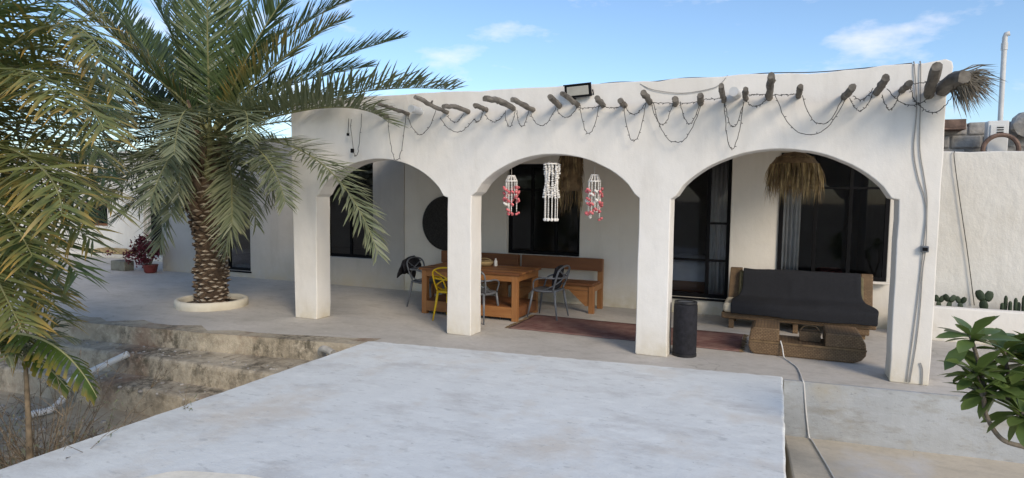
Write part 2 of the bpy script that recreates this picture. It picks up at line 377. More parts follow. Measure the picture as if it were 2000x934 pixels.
# white slab the photograph is taken from
def wav(a, b, n, amp, s=2.2):
    return [(a[0]+(b[0]-a[0])*i/n + amp*fbm(i*1.0, a[0], 0, s*.3), a[1]+(b[1]-a[1])*i/n + amp*fbm(a[1], i*1.0, 5, s*.3)) for i in range(n)]
poly = wav((.16,-3),(.09,7.39), 90, .010) + wav((.09,7.41),(-4.86,6.87), 110, .022) + wav((-4.88,6.84),(-4.86,-3), 90, .012)
m = MB(); m.prism_xy(poly[::-1], -.20, .03); struct(m.obj('slab', M['slab'], bevel=.018))
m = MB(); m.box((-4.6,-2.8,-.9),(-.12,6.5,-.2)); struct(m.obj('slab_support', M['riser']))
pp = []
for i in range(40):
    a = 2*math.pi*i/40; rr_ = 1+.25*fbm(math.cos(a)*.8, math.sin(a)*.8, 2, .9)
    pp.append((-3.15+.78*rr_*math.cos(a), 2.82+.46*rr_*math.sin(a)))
m = MB(); m.prism_xy(pp, .026, .036); slab = bpy.data.objects['slab']; m.obj('cream_patch', M['patch'], slab)  # thin cream sheet with an irregular outline, just above the slab top

# ================================================================== HOUSE
house = thing('house', 'long white plastered house with a three-arched portico and pole ends under its roofline', 'house', (-2.7, 7.8, 0))
HP = Matrix.Translation((-2.7, 7.8, 0)).inverted()
def hp(o): o.matrix_parent_inverse = HP; return o
def jit(x, z, a=.008): return (x + a*fbm(x*3, z, 0, 2.0), z)
def arch(xa, xb, zs, za, n=28):
    out = []; c = (xa+xb)/2; h = (xb-xa)/2; r = za-zs; RR = (h*h+r*r)/(2*r)
    for i in range(n+1):
        x = xa+(xb-xa)*i/n; dx = x-c
        circ = za-RR+math.sqrt(RR*RR-dx*dx); ell = zs+r*math.sqrt(max(0, 1-(dx/h)**2))
        out.append((x, .72*circ+.28*ell + .006*fbm(x*2, 1, 0, 2)))
    return out
def col_up(x, z0, z1, n=9): return [jit(x, z0+(z1-z0)*i/n) for i in range(n+1)]
poly = [(-6.91, 0.0)] + [(-6.50, 0.0)] + col_up(-6.49, .02, 1.88)[1:] + arch(-6.44, -4.30, 1.92, 2.44) + col_up(-4.235, .02, 1.90)[::-1] \
     + [(-4.225, 0.0), (-3.865, 0.0)] + col_up(-3.87, .02, 1.93)[1:] + arch(-3.80, -1.655, 1.98, 2.475) + col_up(-1.595, .02, 1.93)[::-1] \
     + [(-1.58, 0.0), (-1.205, 0.0)] + col_up(-1.215, .02, 1.92)[1:] + arch(-1.16, 1.075, 1.96, 2.50) + col_up(1.145, .02, 1.95)[::-1] \
     + [(1.15, 0.0), (1.505, 0.0)] + col_up(1.515, .3, 3.0) + [(1.56, 3.30), (1.545, 3.36), (1.49, 3.385)]
for i in range(46):
    x = 1.3 - (8.1)*i/45; poly.append((x, 3.335 + (.03 if x > .9 else 0) + .022*fbm(x*2.0, 4, 0, 1.6)))
poly += [(-6.93, 3.33), (-6.955, 3.28), (-6.95, 2.2)]
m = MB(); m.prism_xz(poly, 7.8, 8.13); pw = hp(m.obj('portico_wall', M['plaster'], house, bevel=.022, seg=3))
# flat roof of the portico and of the rooms
m = MB(); m.box((-6.9, 8.08, 2.86), (1.5, 11.1, 3.0)); hp(m.obj('portico_roof', M['plaster_back'], house))
m = MB(); m.box((-13.75, 11.05, 2.92), (1.85, 16.2, 3.06)); hp(m.obj('roof', M['plaster_wing'], house))
def wall_holes(m, x0, x1, z0, z1, holes, y0, th, mi=0):
    xs = sorted({x0, x1, *[h[0] for h in holes], *[h[1] for h in holes]}); zs = sorted({z0, z1, *[h[2] for h in holes], *[h[3] for h in holes]})
    idx = {}
    def vid(x, y, z):
        k = (round(x,4), round(y,4), round(z,4))
        if k not in idx: idx[k] = len(m.v); m.v.append((x, y, z))
        return idx[k]
    solid = lambda a, b: 0 <= a < len(xs)-1 and 0 <= b < len(zs)-1 and not any(h[0] <= (xs[a]+xs[a+1])/2 <= h[1] and h[2] <= (zs[b]+zs[b+1])/2 <= h[3] for h in holes)
    def q(*p): m.f.append([vid(*a) for a in p]); m.m.append(mi)
    for a in range(len(xs)-1):
        for b in range(len(zs)-1):
            if not solid(a, b): continue
            X0, X1, Z0, Z1 = xs[a], xs[a+1], zs[b], zs[b+1]; y1 = y0+th
            q((X0,y0,Z0),(X1,y0,Z0),(X1,y0,Z1),(X0,y0,Z1)); q((X0,y1,Z0),(X0,y1,Z1),(X1,y1,Z1),(X1,y1,Z0))
            if not solid(a-1, b): q((X0,y0,Z0),(X0,y0,Z1),(X0,y1,Z1),(X0,y1,Z0))
            if not solid(a+1, b): q((X1,y0,Z0),(X1,y1,Z0),(X1,y1,Z1),(X1,y0,Z1))
            if not solid(a, b-1): q((X0,y0,Z0),(X0,y1,Z0),(X1,y1,Z0),(X1,y0,Z0))
            if not solid(a, b+1): q((X0,y0,Z1),(X1,y0,Z1),(X1,y1,Z1),(X0,y1,Z1))
W1 = (-8.95, -7.70, .59, 2.66); W2 = (-4.72, -3.30, .85, 2.52); D1 = (-2.15, -.75, .27, 2.62); W3 = (-.02, 1.50, .72, 2.66)
D0 = (-11.75, -11.0, .14, 2.2)
BY = 11.0
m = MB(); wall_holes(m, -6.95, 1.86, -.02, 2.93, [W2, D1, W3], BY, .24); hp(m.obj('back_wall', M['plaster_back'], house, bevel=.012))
m = MB(); wall_holes(m, -13.8, -6.95, -.02, 3.12, [W1, D0], BY-.012, .24); hp(m.obj('wing_wall', M['plaster_wing'], house, bevel=.012))
m = MB(); m.box((-13.8, 11.24, -.02), (-13.55, 16.2, 3.1)); hp(m.obj('wing_side_wall', M['plaster_wing'], house))
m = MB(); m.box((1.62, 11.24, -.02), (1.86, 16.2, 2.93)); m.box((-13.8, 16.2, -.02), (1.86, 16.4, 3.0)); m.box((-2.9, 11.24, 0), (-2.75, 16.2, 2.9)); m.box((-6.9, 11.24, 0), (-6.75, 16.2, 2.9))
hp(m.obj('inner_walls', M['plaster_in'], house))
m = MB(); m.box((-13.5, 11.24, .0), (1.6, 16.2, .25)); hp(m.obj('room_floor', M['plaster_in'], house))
# windows and doors in black frames
def glazed(kind, W, y, vert=(), horiz=(), fw=.06, label=None):
    x0, x1, z0, z1 = W; m = MB(); d = .055
    m.box((x0, y, z0), (x0+fw, y+d, z1)); m.box((x1-fw, y, z0), (x1, y+d, z1))
    m.box((x0+fw, y, z0), (x1-fw, y+d, z0+fw)); m.box((x0+fw, y, z1-fw), (x1-fw, y+d, z1))
    fr = hp(m.obj('window' if kind == 'window' else 'door', M['black'], house, bevel=.004))
    if label: fr['label'] = label
    xs = [x0+fw] + list(vert) + [x1-fw]
    for v in vert:
        o = MB().box((v-fw*.45, y+.004, z0+fw), (v+fw*.45, y+d-.004, z1-fw)).obj('mullion', M['black'], fr, bevel=.003)
    for h, a, b in horiz:
        MB().box((a, y+.008, h-.018), (b, y+d-.008, h+.018)).obj('rail', M['black'], fr, bevel=.003)
    for a, b in zip(xs[:-1], xs[1:]):
        MB().box((a, y+.024, z0+fw), (b, y+.030, z1-fw)).obj('pane', M['glass'], fr)
    MB().box((x0-.03, y-.10, z0-.035), (x1+.03, y, z0-.002)).obj('sill', M['black'] if kind == 'door' else M['plaster_back'], fr, bevel=.006)
    return fr
glazed('window', W1, BY+.10, (-8.33,), ((2.1, -8.89, -7.76),), label='black framed window behind the leftmost arch')
glazed('window', W2, BY+.10, (-4.25, -3.78), ((2.05, -4.66, -3.36),), label='black framed window above the wooden bench')
glazed('door', D1, BY+.06, (-1.10,), ((.90, -2.09, -.81), (1.52, -1.07, -.81)), label='black framed glass door beside the sofa')
glazed('window', W3, BY-.03, (.50, .98), ((2.12, .04, 1.44),), label='wide black framed window above the sofa')
glazed('door', D0, BY+.06, (), (), label='dark narrow door behind the palm trunk')
# pole ends along the top of the facade
POLES = [((-5.196,7.8,3.025),(-5.179,7.38,3.086),.045),((-4.866,7.8,3.063),(-4.86,7.06,3.105),.04),((-4.248,7.8,3.055),(-4.224,6.94,3.138),.045),((-3.928,7.8,3.05),(-3.938,7.12,3.036),.05),((-3.647,7.8,3.073),(-3.64,7.4,3.08),.05),((-3.271,7.8,3.078),(-3.272,6.94,3.079),.055),((-2.992,7.8,3.048),(-2.986,7.1,3.08),.05),((-2.645,7.8,3.086),(-2.622,7.4,3.142),.055),((-2.388,7.8,3.081),(-2.372,7.08,3.119),.045),((-2.066,7.8,3.068),(-2.048,7.42,3.1),.05),((-1.798,7.8,3.051),(-1.786,7.48,3.068),.05),((-1.494,7.8,3.075),(-1.47,7.24,3.111),.052),((-1.192,7.8,3.044),(-1.167,7.6,3.077),.05),((-0.906,7.8,3.044),(-0.873,7.44,3.078),.052),((-0.651,7.8,3.062),(-0.621,7.1,3.115),.045),((-0.413,7.8,3.063),(-0.39,7.2,3.083),.042),((-0.171,7.8,3.075),(-0.14,7.0,3.18),.055),((0.133,7.8,3.072),(0.136,7.2,3.085),.045),((0.582,7.8,3.04),(0.596,7.04,3.033),.055),((0.884,7.8,3.075),(0.867,6.98,3.091),.055),((1.118,7.8,3.084),(1.113,7.34,3.088),.05),((1.355,7.8,3.025),(1.285,7.12,3.19),.075)]
for i, (a, b, r) in enumerate(POLES):
    rnd = random.Random(i*7+3); r *= .68 if i > 4 else .62; a = Vector(a); b = Vector(b); d = b-a; a2 = a + Vector((0, .2, -.01)); n = 9
    pts = [a2] + [a + d*k/n + Vector((rnd.uniform(-.007,.007), 0, rnd.uniform(-.007,.007) + (.03*math.sin(math.pi*k/n) if i in (3, 5) else 0))) for k in range(n+1)]
    rs = [r*rnd.uniform(.94, 1.06) for k in range(len(pts))]; rs[-1] = r*.92
    m = MB(); m.tube(pts, rs, 9)
    m.v = [tuple(Vector(p) + Vector((1, .2, 1))*(.006*fbm(p[0]*30, p[1]*12, p[2]*30))) for p in m.v]
    if i in (2, 5, 11, 14, 16, 19, 21):
        q = a+d*.55; m.tube([q, q+Vector((rnd.uniform(-.05,.05), -.03, rnd.uniform(.03,.06)))], [r*.7, r*.4], 6)
    o = hp(m.obj('beam_end', M['pole'], house))
for i, (a, b, r) in enumerate([((-4.667,7.85,3.085),(-4.675,7.56,3.10),.05), ((-.50,7.85,3.125),(-.53,7.55,3.12),.052)]):
    m = MB(); a = Vector(a); b = Vector(b)
    m.tube([a, b, b + (a-b)*.01, a+(b-a)*.1], [r, r, r*.84, r*.84], 18, cap=False)
    m.tube([a+(b-a)*.12, a+(b-a)*.14], r*.84, 18)
    hp(m.obj('drain_spout', M['white_pvc'], house, smooth=False))

# ================================================================== far left building
far = thing('outbuilding', 'pale plastered outbuilding behind the palms at the far left', 'building', (-19, 13, 0))
FP = Matrix.Translation((-19, 13, 0)).inverted()
def fp(o): o.matrix_parent_inverse = FP; return o
m = MB(); wall_holes(m, -26, -13.9, -.02, 2.9, [(-19.75,-18.6,.85,1.55), (-16.88,-15.9,.0,2.1)], 13, .3); fp(m.obj('wall', M['plaster_garden'], far, bevel=.02))
fp(MB().box((-17.66,12.9,-.02),(-16.93,13.0-.002,2.9)).obj('pilaster', M['plaster_garden'], far, bevel=.02))
fp(MB().box((-26.2,12.85,2.9),(-13.9,17,3.05)).obj('roof', M['plaster_garden'], far, bevel=.02))
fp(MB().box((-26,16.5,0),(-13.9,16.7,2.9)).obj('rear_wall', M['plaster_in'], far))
fr = fp(MB().box((-19.75,13.08,.85),(-19.68,13.14,1.55)).box((-18.67,13.08,.85),(-18.6,13.14,1.55)).box((-19.68,13.08,.85),(-18.67,13.14,.92)).box((-19.68,13.08,1.48),(-18.67,13.14,1.55)).box((-19.2,13.08,.92),(-19.15,13.14,1.48)).obj('window', M['wood_dark'], far))
MB().box((-19.68,13.1,.92),(-18.67,13.106,1.48)).obj('pane', M['glass'], fr)
fp(MB().box((-16.88,13.1,.0),(-15.9,13.16,2.1)).obj('door', M['black'], far))
fp(MB().box((-24,12.35,-.01),(-15.2,12.88,.12)).obj('plaster_bench', M['plaster_garden'], far, bevel=.03))
m = MB(); n = 14
for i in range(n+1):
    x = -18.6+1.6*i/n
    for j, (y, z) in enumerate([(12.34,.10),(12.36,.19),(12.55,.23),(12.75,.20)]): m.v.append((x, y+.02*fbm(x,j,0,2), z*(.6+.4*math.sin(math.pi*i/n)**.5)+.03*fbm(x*3,y*3)+.04))
for i in range(n):
    for j in range(3): m.f.append([i*4+j,(i+1)*4+j,(i+1)*4+j+1,i*4+j+1]); m.m.append(0)
o = m.obj('straw_mat', M['straw'], fix=True); sm = o.modifiers.new('s','SOLIDIFY'); sm.thickness = .03
tag(o, 'brown straw mat laid over the low plaster ledge at far left', 'mat')
o = MB().box((-14.9,10.45,.0),(-14.4,10.7,.24)).obj('concrete_block', M['block_dark'], bevel=.02); tag(o, 'grey green concrete block on the terrace by the straw mat', 'block')

# ================================================================== right: garden wall, planter, block wall
gw = [(1.87, -.05), (9, -.05)] + [(9-7.13*i/24, 2.65+.02*fbm(i*.8, 0, 3)) for i in range(25)]
o = MB().prism_xz(gw, 11.02, 11.24).obj('garden_wall', M['plaster_garden'], bevel=.02); tag(o, 'rough cream garden wall to the right of the portico', 'wall')
pl = thing('planter', 'low white plastered planter at the foot of the garden wall', 'planter', (5, 10.5, 0)); PPI = Matrix.Translation((5,10.5,0)).inverted()
o = MB().box((1.75,10.42,-.02),(9,10.56,.475)).obj('planter_wall', M['plaster'], pl, bevel=.025); o.matrix_parent_inverse = PPI
o = MB().box((1.87,10.56,.0),(9,11.01,.41)).obj('soil', M['soil'], pl); o.matrix_parent_inverse = PPI
bw = thing('block_wall', 'grey rubble block wall rising above the garden wall', 'wall', (5, 12.1, 0)); BP = Matrix.Translation((5,12.1,0)).inverted()
o = MB().box((1.9,12.038,-.02),(9,12.28,3.10)).obj('mortar', M['block'], bw); o.matrix_parent_inverse = BP
rnd = random.Random(5); z = 2.25; row = 0
blk = [MB().box((-.20,-.1,-.095),(.20,.1,.095)).mesh('block', M['block']) for _ in range(1)]
while z < 3.2:
    x = 2.0 + (.21 if row % 2 else 0)
    while x < 7.5:
        if z > 3.1 and rnd.random() < .35: x += .42; continue
        o = put('block', blk[0], bw, bevel=.02, loc=(x+rnd.uniform(-.008,.008), 12.13+rnd.uniform(-.02,.02), z), rot=(rnd.uniform(-.03,.03), rnd.uniform(-.02,.02), rnd.uniform(-.04,.04))); o.matrix_parent_inverse = BP
        x += .42
    z += .205; row += 1
o = thing('meter_box', 'small white box with a slotted cover on the grey block wall', 'box', (2.93,11.7,2.68)); 
MB().box((-.13,-.08,.0),(.13,.1,.46)).obj('case', M['white_box'], o, bevel=.012)
fl = MB().box((-.10,-.098,.24),(.08,-.08,.40)).obj('cover', M['white_box'], o, bevel=.006)
for k in range(3): MB().box((-.02,-.106,.28+k*.035),(.06,-.098,.295+k*.035)).obj('slot', M['black'], fl)
m = MB(); m.tube([(2.93+.215*math.cos(a), 11.45, 2.70+.215*math.sin(a)) for a in [2*math.pi*i/28 for i in range(29)]], .032, 8)
o = m.obj('rusty_hoop', M['rust']); tag(o, 'rusty round hoop leaning before the white box behind the garden wall', 'hoop')
o = MB().box((1.95,11.45,3.03),(2.55,11.95,3.06)).box((1.95,11.45,3.06),(2.0,11.95,3.2)).box((2.0,11.47,3.06),(2.55,11.5,3.19)).obj('rusty_tray', M['rust'], bevel=.008); tag(o, 'rusty metal tray on the block wall beside the portico corner', 'tray')
o.location.y = .25
m = MB(); m.tube([(3.6,14,-.85),(3.56,14,2),(3.54,14,4.75),(3.54,14,4.84),(3.55,13.99,4.89),(3.60,13.97,4.90)], .042, 12); o = thing('vent_pipe', 'tall white vent pipe with a bent top against the sky', 'pipe', (3.6,14,-.85)); VP = Matrix.Translation((3.6,14,-.85)).inverted()
q = m.obj('pipe', M['white_pvc'], o, smooth=True); q.matrix_parent_inverse = VP
q = MB().tube([(3.54,14,4.62),(3.54,14,4.74)], .052, 12).obj('collar', M['white_pvc'], o); q.matrix_parent_inverse = VP
m = MB(); pts = spline([(2.27,11.0,2.66),(2.27,10.985,2.55),(2.36,10.985,2.0),(2.5,10.985,1.2),(2.62,10.985,.45)], 6); m.tube(pts, .006, 5); o = m.obj('wall_cable', M['wire_dark']); tag(o, 'thin black cable hanging down the garden wall', 'cable')
# rock on the garden wall's far part
m = MB(); m.ball((3.45,11.9,3.12), .26, 0, 14, (1.2,.8,.75)); m.v = [tuple(Vector(p)*1 + Vector((1,1,1))*.05*fbm(p[0]*6,p[1]*6,p[2]*6)) for p in m.v]; o = m.obj('rubble_stone', M['block']); tag(o, 'rough grey rubble stone on top of the block wall', 'stone')
# cacti
def cactus_pads(x, y, s, seed, label):
    rnd = random.Random(seed); t = thing('prickly_pear', label, 'cactus', (x, y, .405), 0, 'cacti along the planter')
    for k in range(3):
        m = MB(); m.ball((0,0,0), 1, 0, 10, (.5, .13, .8))
        o = m.obj('pad', M['cactus'], t, smooth=True); o.scale = (s*.095,)*3
        o.location = [(0,0,s*.07), (-.04*s,.01,s*.19), (.045*s,0,s*.185)][k]; o.rotation_euler = (0, [0,-.35,.4][k]+rnd.uniform(-.2,.2), rnd.uniform(-.5,.5))
for i, (x, y, s, l) in enumerate([(2.0,10.72,.8,'prickly pear cactus nearest the portico column in the planter'), (2.14,10.75,.75,'prickly pear cactus second from the portico column'), (2.26,10.72,.85,'prickly pear cactus third from the portico column'), (2.40,10.75,.75,'prickly pear cactus just left of the hanging cable'), (2.68,10.78,1.15,'tallest prickly pear cactus, just right of the hanging cable')]): cactus_pads(x, y, s, i, l)
for i, (x, hs, l) in enumerate([(2.93, (.14,.24,.17), 'clump of columnar cactus stems left of the last clump in the planter'), (3.08, (.22,.16,.26), 'rightmost clump of columnar cactus stems in the planter')]):
    t = thing('columnar_cactus', l, 'cactus', (x, 10.75, .405), 0, 'cacti along the planter')
    for k, h in enumerate(hs):
        m = MB(); q = (k-1)*.045
        m.lathe([(.020,0),(.025,h*.4),(.023,h*.85),(.012,h*.97),(.002,h)], 10, (q, (k % 2)*.03, 0)); m.obj('cactus_stem', M['cactus'], t)

# ================================================================== palms
def leaflets(m, path, rr, maxlen, n, fwd_a, vee, droop, width, planes=.34, keep=1.0, start=.12):
    """pinnate leaflets in two ranks along the rachis path"""
    N = len(path); L = [0]
    for i in range(1, N): L.append(L[-1]+(path[i]-path[i-1]).length)
    for k in range(n):
        t = start + (1-start)*k/(n-1)
        s = t*L[-1]; i = 0
        while i < N-2 and L[i+1] < s: i += 1
        f = (s-L[i])/max(1e-6, L[i+1]-L[i]); p = path[i].lerp(path[i+1], f)
        tg = (path[i+1]-path[i]).normalized()
        h = Vector((tg.x, tg.y, 0))
        if h.length < .15: h = Vector((path[-1].x-path[0].x, path[-1].y-path[0].y, 0)) + Vector((.001, 0, 0))
        h.normalize(); sv = Vector((0,0,1)).cross(h).normalized(); nv = tg.cross(sv)
        if nv.z < 0 and abs(tg.z) < .9: nv = -nv
        prof = (min(1, .35+t*2.6))*(1-.58*max(0, (t-.55)/.45)**2.2)
        for sg in (-1, 1):
            if rr.random() > keep: continue
            ln = maxlen*prof*rr.uniform(.85, 1.1)
            fa = fwd_a*(.75+.8*t) + rr.uniform(-.16, .16); ve = vee + rr.choice((-planes, 0, planes)) + rr.uniform(-.16, .16)
            d = (sv*sg*math.cos(fa)*math.cos(ve) + tg*math.sin(fa) + nv*math.sin(ve)*math.cos(fa)).normalized()
            wd = d.cross(nv); 
            if wd.length < .05: wd = tg.copy()
            wd.normalize(); tw = rr.uniform(-.5, .5); wd = (wd*math.cos(tw) + d.cross(wd)*math.sin(tw))
            w = width*rr.uniform(.8, 1.15)
            dr = droop*rr.uniform(.6, 1.4)
            p1 = p + d*ln*.38 - Vector((0,0,1))*dr*ln*.10; p2 = p + d*ln*.72 - Vector((0,0,1))*dr*ln*.34; p3 = p + d*ln - Vector((0,0,1))*dr*ln*.66
            o = len(m.v)
            m.v += [tuple(p-wd*w*.25), tuple(p+wd*w*.25), tuple(p1-wd*w*.5), tuple(p1+wd*w*.5), tuple(p2-wd*w*.36), tuple(p2+wd*w*.36), tuple(p3)]
            m.f += [[o,o+1,o+3,o+2],[o+2,o+3,o+5,o+4],[o+4,o+5,o+6]]; m.m += [1,1,1]
            g = rr.random(); b = rr.random()**.7
            m.c += [(0,g,b,1),(0,g,b,1),(.38,g,b,1),(.38,g,b,1),(.72,g,b,1),(.72,g,b,1),(1,g,b,1)]
def frond(parent, pinv, S, mid, tip, seed, mat, maxlen=.48, n=62, fwd_a=.62, vee=.35, droop=.25, width=.026, rad=.028, keep=.97, planes=.34):
    rr = random.Random(seed); S = Vector(S); mid = Vector(mid); tip = Vector(tip)
    c = mid*2 - (S+tip)*.5; path = bez(S, c, tip, 26)
    m = MB(); m.c = []
    m.tube(path, [rad*(1.9 if k == 0 else 1)*(1-.86*(k/25)**.8) for k in range(26)], 5, squash=.7); m.c += [(0,.5,0,1)]*len(m.v)
    leaflets(m, path, rr, maxlen, n, fwd_a, vee, droop, width, keep=keep, planes=planes)
    o = m.obj('frond', [M['rachis'], mat], parent, fix=False); o.matrix_parent_inverse = pinv; return o
# --- the date palm in the ring
TB = Vector((-8.86, 7.98, 0))
palm = thing('date_palm', 'broad date palm with diamond patterned trunk in a round plaster ring', 'palm tree', TB); PI_ = Matrix.Translation(TB).inverted()
prof = [(.245,-.02),(.228,.25),(.222,.6),(.232,1.0),(.26,1.3),(.315,1.55),(.335,1.8),(.32,2.05),(.27,2.35),(.18,2.7),(.05,2.85)]
m = MB(); m.lathe(prof, 22, TB); tk = m.obj('trunk', M['trunk'], palm); tk.matrix_parent_inverse = PI_
def prad(z):
    for (r0,z0),(r1,z1) in zip(prof[:-1], prof[1:]):
        if z0 <= z <= z1: return r0+(r1-r0)*(z-z0)/(z1-z0)
    return .1
# leaf bases: wedge with a pale cut face, sharing meshes
boots = []
for k in range(4):
    rnd = random.Random(40+k); m = MB()
    w, h, d = .080, .040, .050
    vs = [(-w,0,-h*.2),(0,0,-h),(w,0,-h*.2),(0,0,h*1.1), (-w*.72,d*.8,h*.05),(0,d,-h*.38),(w*.72,d*.8,h*.05),(0,d*1.05,h*.42)]
    vs = [(x*rnd.uniform(.85,1.12), y*rnd.uniform(.8,1.3), z*rnd.uniform(.85,1.15)) for x,y,z in vs]
    m.add(vs, [(0,1,5,4),(1,2,6,5),(2,3,7,6),(3,0,4,7)], 0); m.add([], [], 0)
    m.f.append([4,5,6,7]); m.m.append(1)
    boots.append(m.mesh('leaf_base', [M['boot'], M['boot_face']]))
rnd = random.Random(11); nrow = 25
for i in range(nrow):
    z = .06 + i*.066*(1 + i*.012)
    for k in range(12):
        a = 2*math.pi*(k + .5*(i % 2))/12 + rnd.uniform(-.09,.09)
        if rnd.random() < .06: continue
        r = prad(z)-.012; big = 1.0 + max(0, z-1.15)*.75
        o = put('leaf_base', boots[rnd.randrange(4)], tk, loc=TB+Vector((r*math.cos(a), r*math.sin(a), z+rnd.uniform(-.020,.020))))
        o.rotation_euler = (rnd.uniform(.05,.3)+ (max(0, z-1.1)*.45), rnd.uniform(-.25,.25), a-math.pi/2)
        s = rnd.uniform(.78,1.18)*big; o.scale = (s, s*rnd.uniform(.6,1.9), s*rnd.uniform(.75,1.2))
# old frond stubs below the crown
for i in range(46):
    a = i*2.399; z = 1.62 + i*.022; r = prad(z); ln = rnd.uniform(.22,.36) + .012*i
    d = Vector((math.cos(a), math.sin(a), .9+.03*i)).normalized(); p = TB+Vector((r*.8*math.cos(a), r*.8*math.sin(a), z))
    m = MB(); m.tube([p, p+d*ln*.5, p+d*ln+Vector((math.cos(a), math.sin(a), 0))*.06], [.065,.048,.026], 6, squash=.5); o = m.obj('frond_stub', M['boot'] if i % 3 else M['rachis'], palm); o.matrix_parent_inverse = PI_
CR = Vector((-8.84, 8.0, 2.78))
FR = [((-7.52,8.85,3.99),(-6.22,9.66,4.63),0),((-7.53,8.2,4.04),(-6.56,8.55,4.68),2),((-8.17,8.83,4.47),(-6.98,9.62,5.43),0),((-7.73,7.92,4.32),(-6.75,7.97,5.32),0),((-8.66,8.52,4.44),(-8.22,8.92,5.88),0),((-8.43,7.97,4.46),(-8.13,7.87,5.84),0),((-8.53,7.7,4.33),(-8.25,7.48,5.64),0),((-9.48,8.18,4.51),(-10.04,8.28,6.07),0),((-9.24,7.72,4.31),(-9.84,7.36,5.65),0),((-9.94,7.85,4.13),(-11.07,7.61,5.72),0),((-9.65,7.21,4.15),(-10.42,6.62,4.94),2),((-10.28,8.0,3.66),(-12.06,7.78,4.81),0),((-9.78,7.43,3.38),(-11.09,6.81,3.93),0),((-10.5,7.77,3.19),(-12.44,7.18,3.28),1),((-9.14,7.01,2.98),(-9.77,6.17,2.54),1),((-10.22,7.74,2.83),(-11.75,7.07,2.28),0),((-8.92,7.19,2.68),(-9.34,6.63,1.87),1),((-7.85,9.09,3.21),(-7.11,9.71,3.03),1),((-8.02,7.64,2.21),(-7.89,7.39,1.01),1),((-8.98,7.46,2.29),(-9.01,7.14,1.07),1),((-7.52,7.38,3.16),(-6.82,6.77,2.68),1),((-8.27,7.06,3.15),(-7.72,6.37,2.45),1),((-9.95,8.9,3.68),(-10.88,9.73,4.05),0),((-8.89,9.34,3.6),(-8.37,10.44,3.83),0),((-10.82,8.52,3.48),(-12.68,8.63,3.67),0),((-9.27,9.23,4.26),(-9.03,10.04,5.09),0),((-10.41,8.74,4.15),(-11.61,8.96,5.05),0),
 ((-5.89,7.35,3.27),(-3.93,7.3,3.27),3),((-6.03,7.3,3.12),(-4.7,7.05,2.86),3),((-6.22,7.3,2.49),(-4.76,6.9,1.19),1),((-7.06,7.2,2.57),(-6.09,6.7,1.81),1),
 ((-8.9,7.01,3.05),(-9.38,6.16,3.08),1),((-9.96,7.73,2.65),(-11.37,7.07,1.68),0),((-9.45,7.7,2.3),(-10.06,7.17,1.45),0),((-9.2,7.26,3.73),(-10.37,6.39,4.41),0),((-10.91,7.93,4.75),(-12.55,7.77,5.95),0),((-8.05,8.94,3.78),(-6.92,9.77,4.21),0),((-10.42,8.17,2.42),(-11.88,7.91,1.28),0),((-8.47,7.04,2.58),(-8.2,6.34,1.74),1),((-7.5,7.44,2.52),(-6.47,6.87,2.19),1),
 ((-8.14,7.7,2.26),(-7.74,7.37,1.43),1),((-8.7,7.37,2.45),(-8.51,6.95,1.57),1),((-9.29,7.49,2.87),(-10.1,7.01,2.52),1),((-9.46,7.45,3.37),(-10.62,6.98,3.6),0),((-9.17,7.3,2.61),(-9.76,6.68,1.95),1),((-10.53,8.18,3.06),(-12.49,7.9,3.09),0),((-9.03,7.29,3.17),(-9.22,6.54,2.93),1),((-10.31,7.89,2.31),(-11.74,7.48,1.94),0),((-9.52,7.47,2.54),(-10.6,7.01,2.44),1),((-10.33,7.66,3.69),(-11.99,7.12,4.39),0)]
for i, (md, tp, k) in enumerate(FR):
    md = Vector(md); tp = Vector(tp); dirn = (md-CR); st = CR + Vector((dirn.x, dirn.y, 0)).normalized()*.12 + Vector((0,0,max(-.25, min(.2, dirn.z*.2))))
    Ln = (tp-CR).length; up_ = tp.z > 3.9
    frond(palm, PI_, st, md, tp, 100+i, [M['frond'], M['frond_old'], M['frond_y'], M['frond_old']][k], maxlen=.66 if up_ or k == 3 else .54, n=int((40 if up_ else 30)*max(1.5, Ln)), droop=.05 if up_ else .2, vee=.36 if up_ else (.85 if k == 3 else .30), width=.029, planes=.12 if up_ else .26, fwd_a=.66 if up_ else .58)
rnd = random.Random(58)
for i in range(6):
    a = i*2.399+.4; r1 = rnd.uniform(.65,.95); r2 = rnd.uniform(.95,1.3); z2 = rnd.uniform(1.35,2.0)
    st = CR+Vector((.15*math.cos(a), .15*math.sin(a), -.25-.02*i)); md = CR+Vector((r1*math.cos(a), r1*math.sin(a), rnd.uniform(-.15,.1))); tp = Vector((CR.x+r2*math.cos(a), CR.y+r2*math.sin(a), z2))
    if tp.y > 7.5 and tp.x > -7.1: continue
    frond(palm, PI_, st, md, tp, 600+i, M['frond_old'], maxlen=.42, n=36, droop=.35, vee=.15, width=.026)
# plaster ring and soil
m = MB(); m.lathe([(.565,-.01),(.575,.06),(.57,.115),(.55,.135),(.50,.13),(.485,.10),(.48,-.01)], 48, TB, cap=False); m.v = [(x+.012*fbm(x*3,y*3,z), y+.012*fbm(y*3,x*3,z), z+.008*fbm(x*2,y*2,5)) for x,y,z in m.v]
o = m.obj('tree_ring', M['ring'], smooth=True); tag(o, 'round cream plaster ring around the date palm', 'tree ring')
m = MB(); m.lathe([(.0,.05),(.3,.055),(.49,.04)], 30, TB, cap=False); o = m.obj('soil', M['soil']); struct(o)
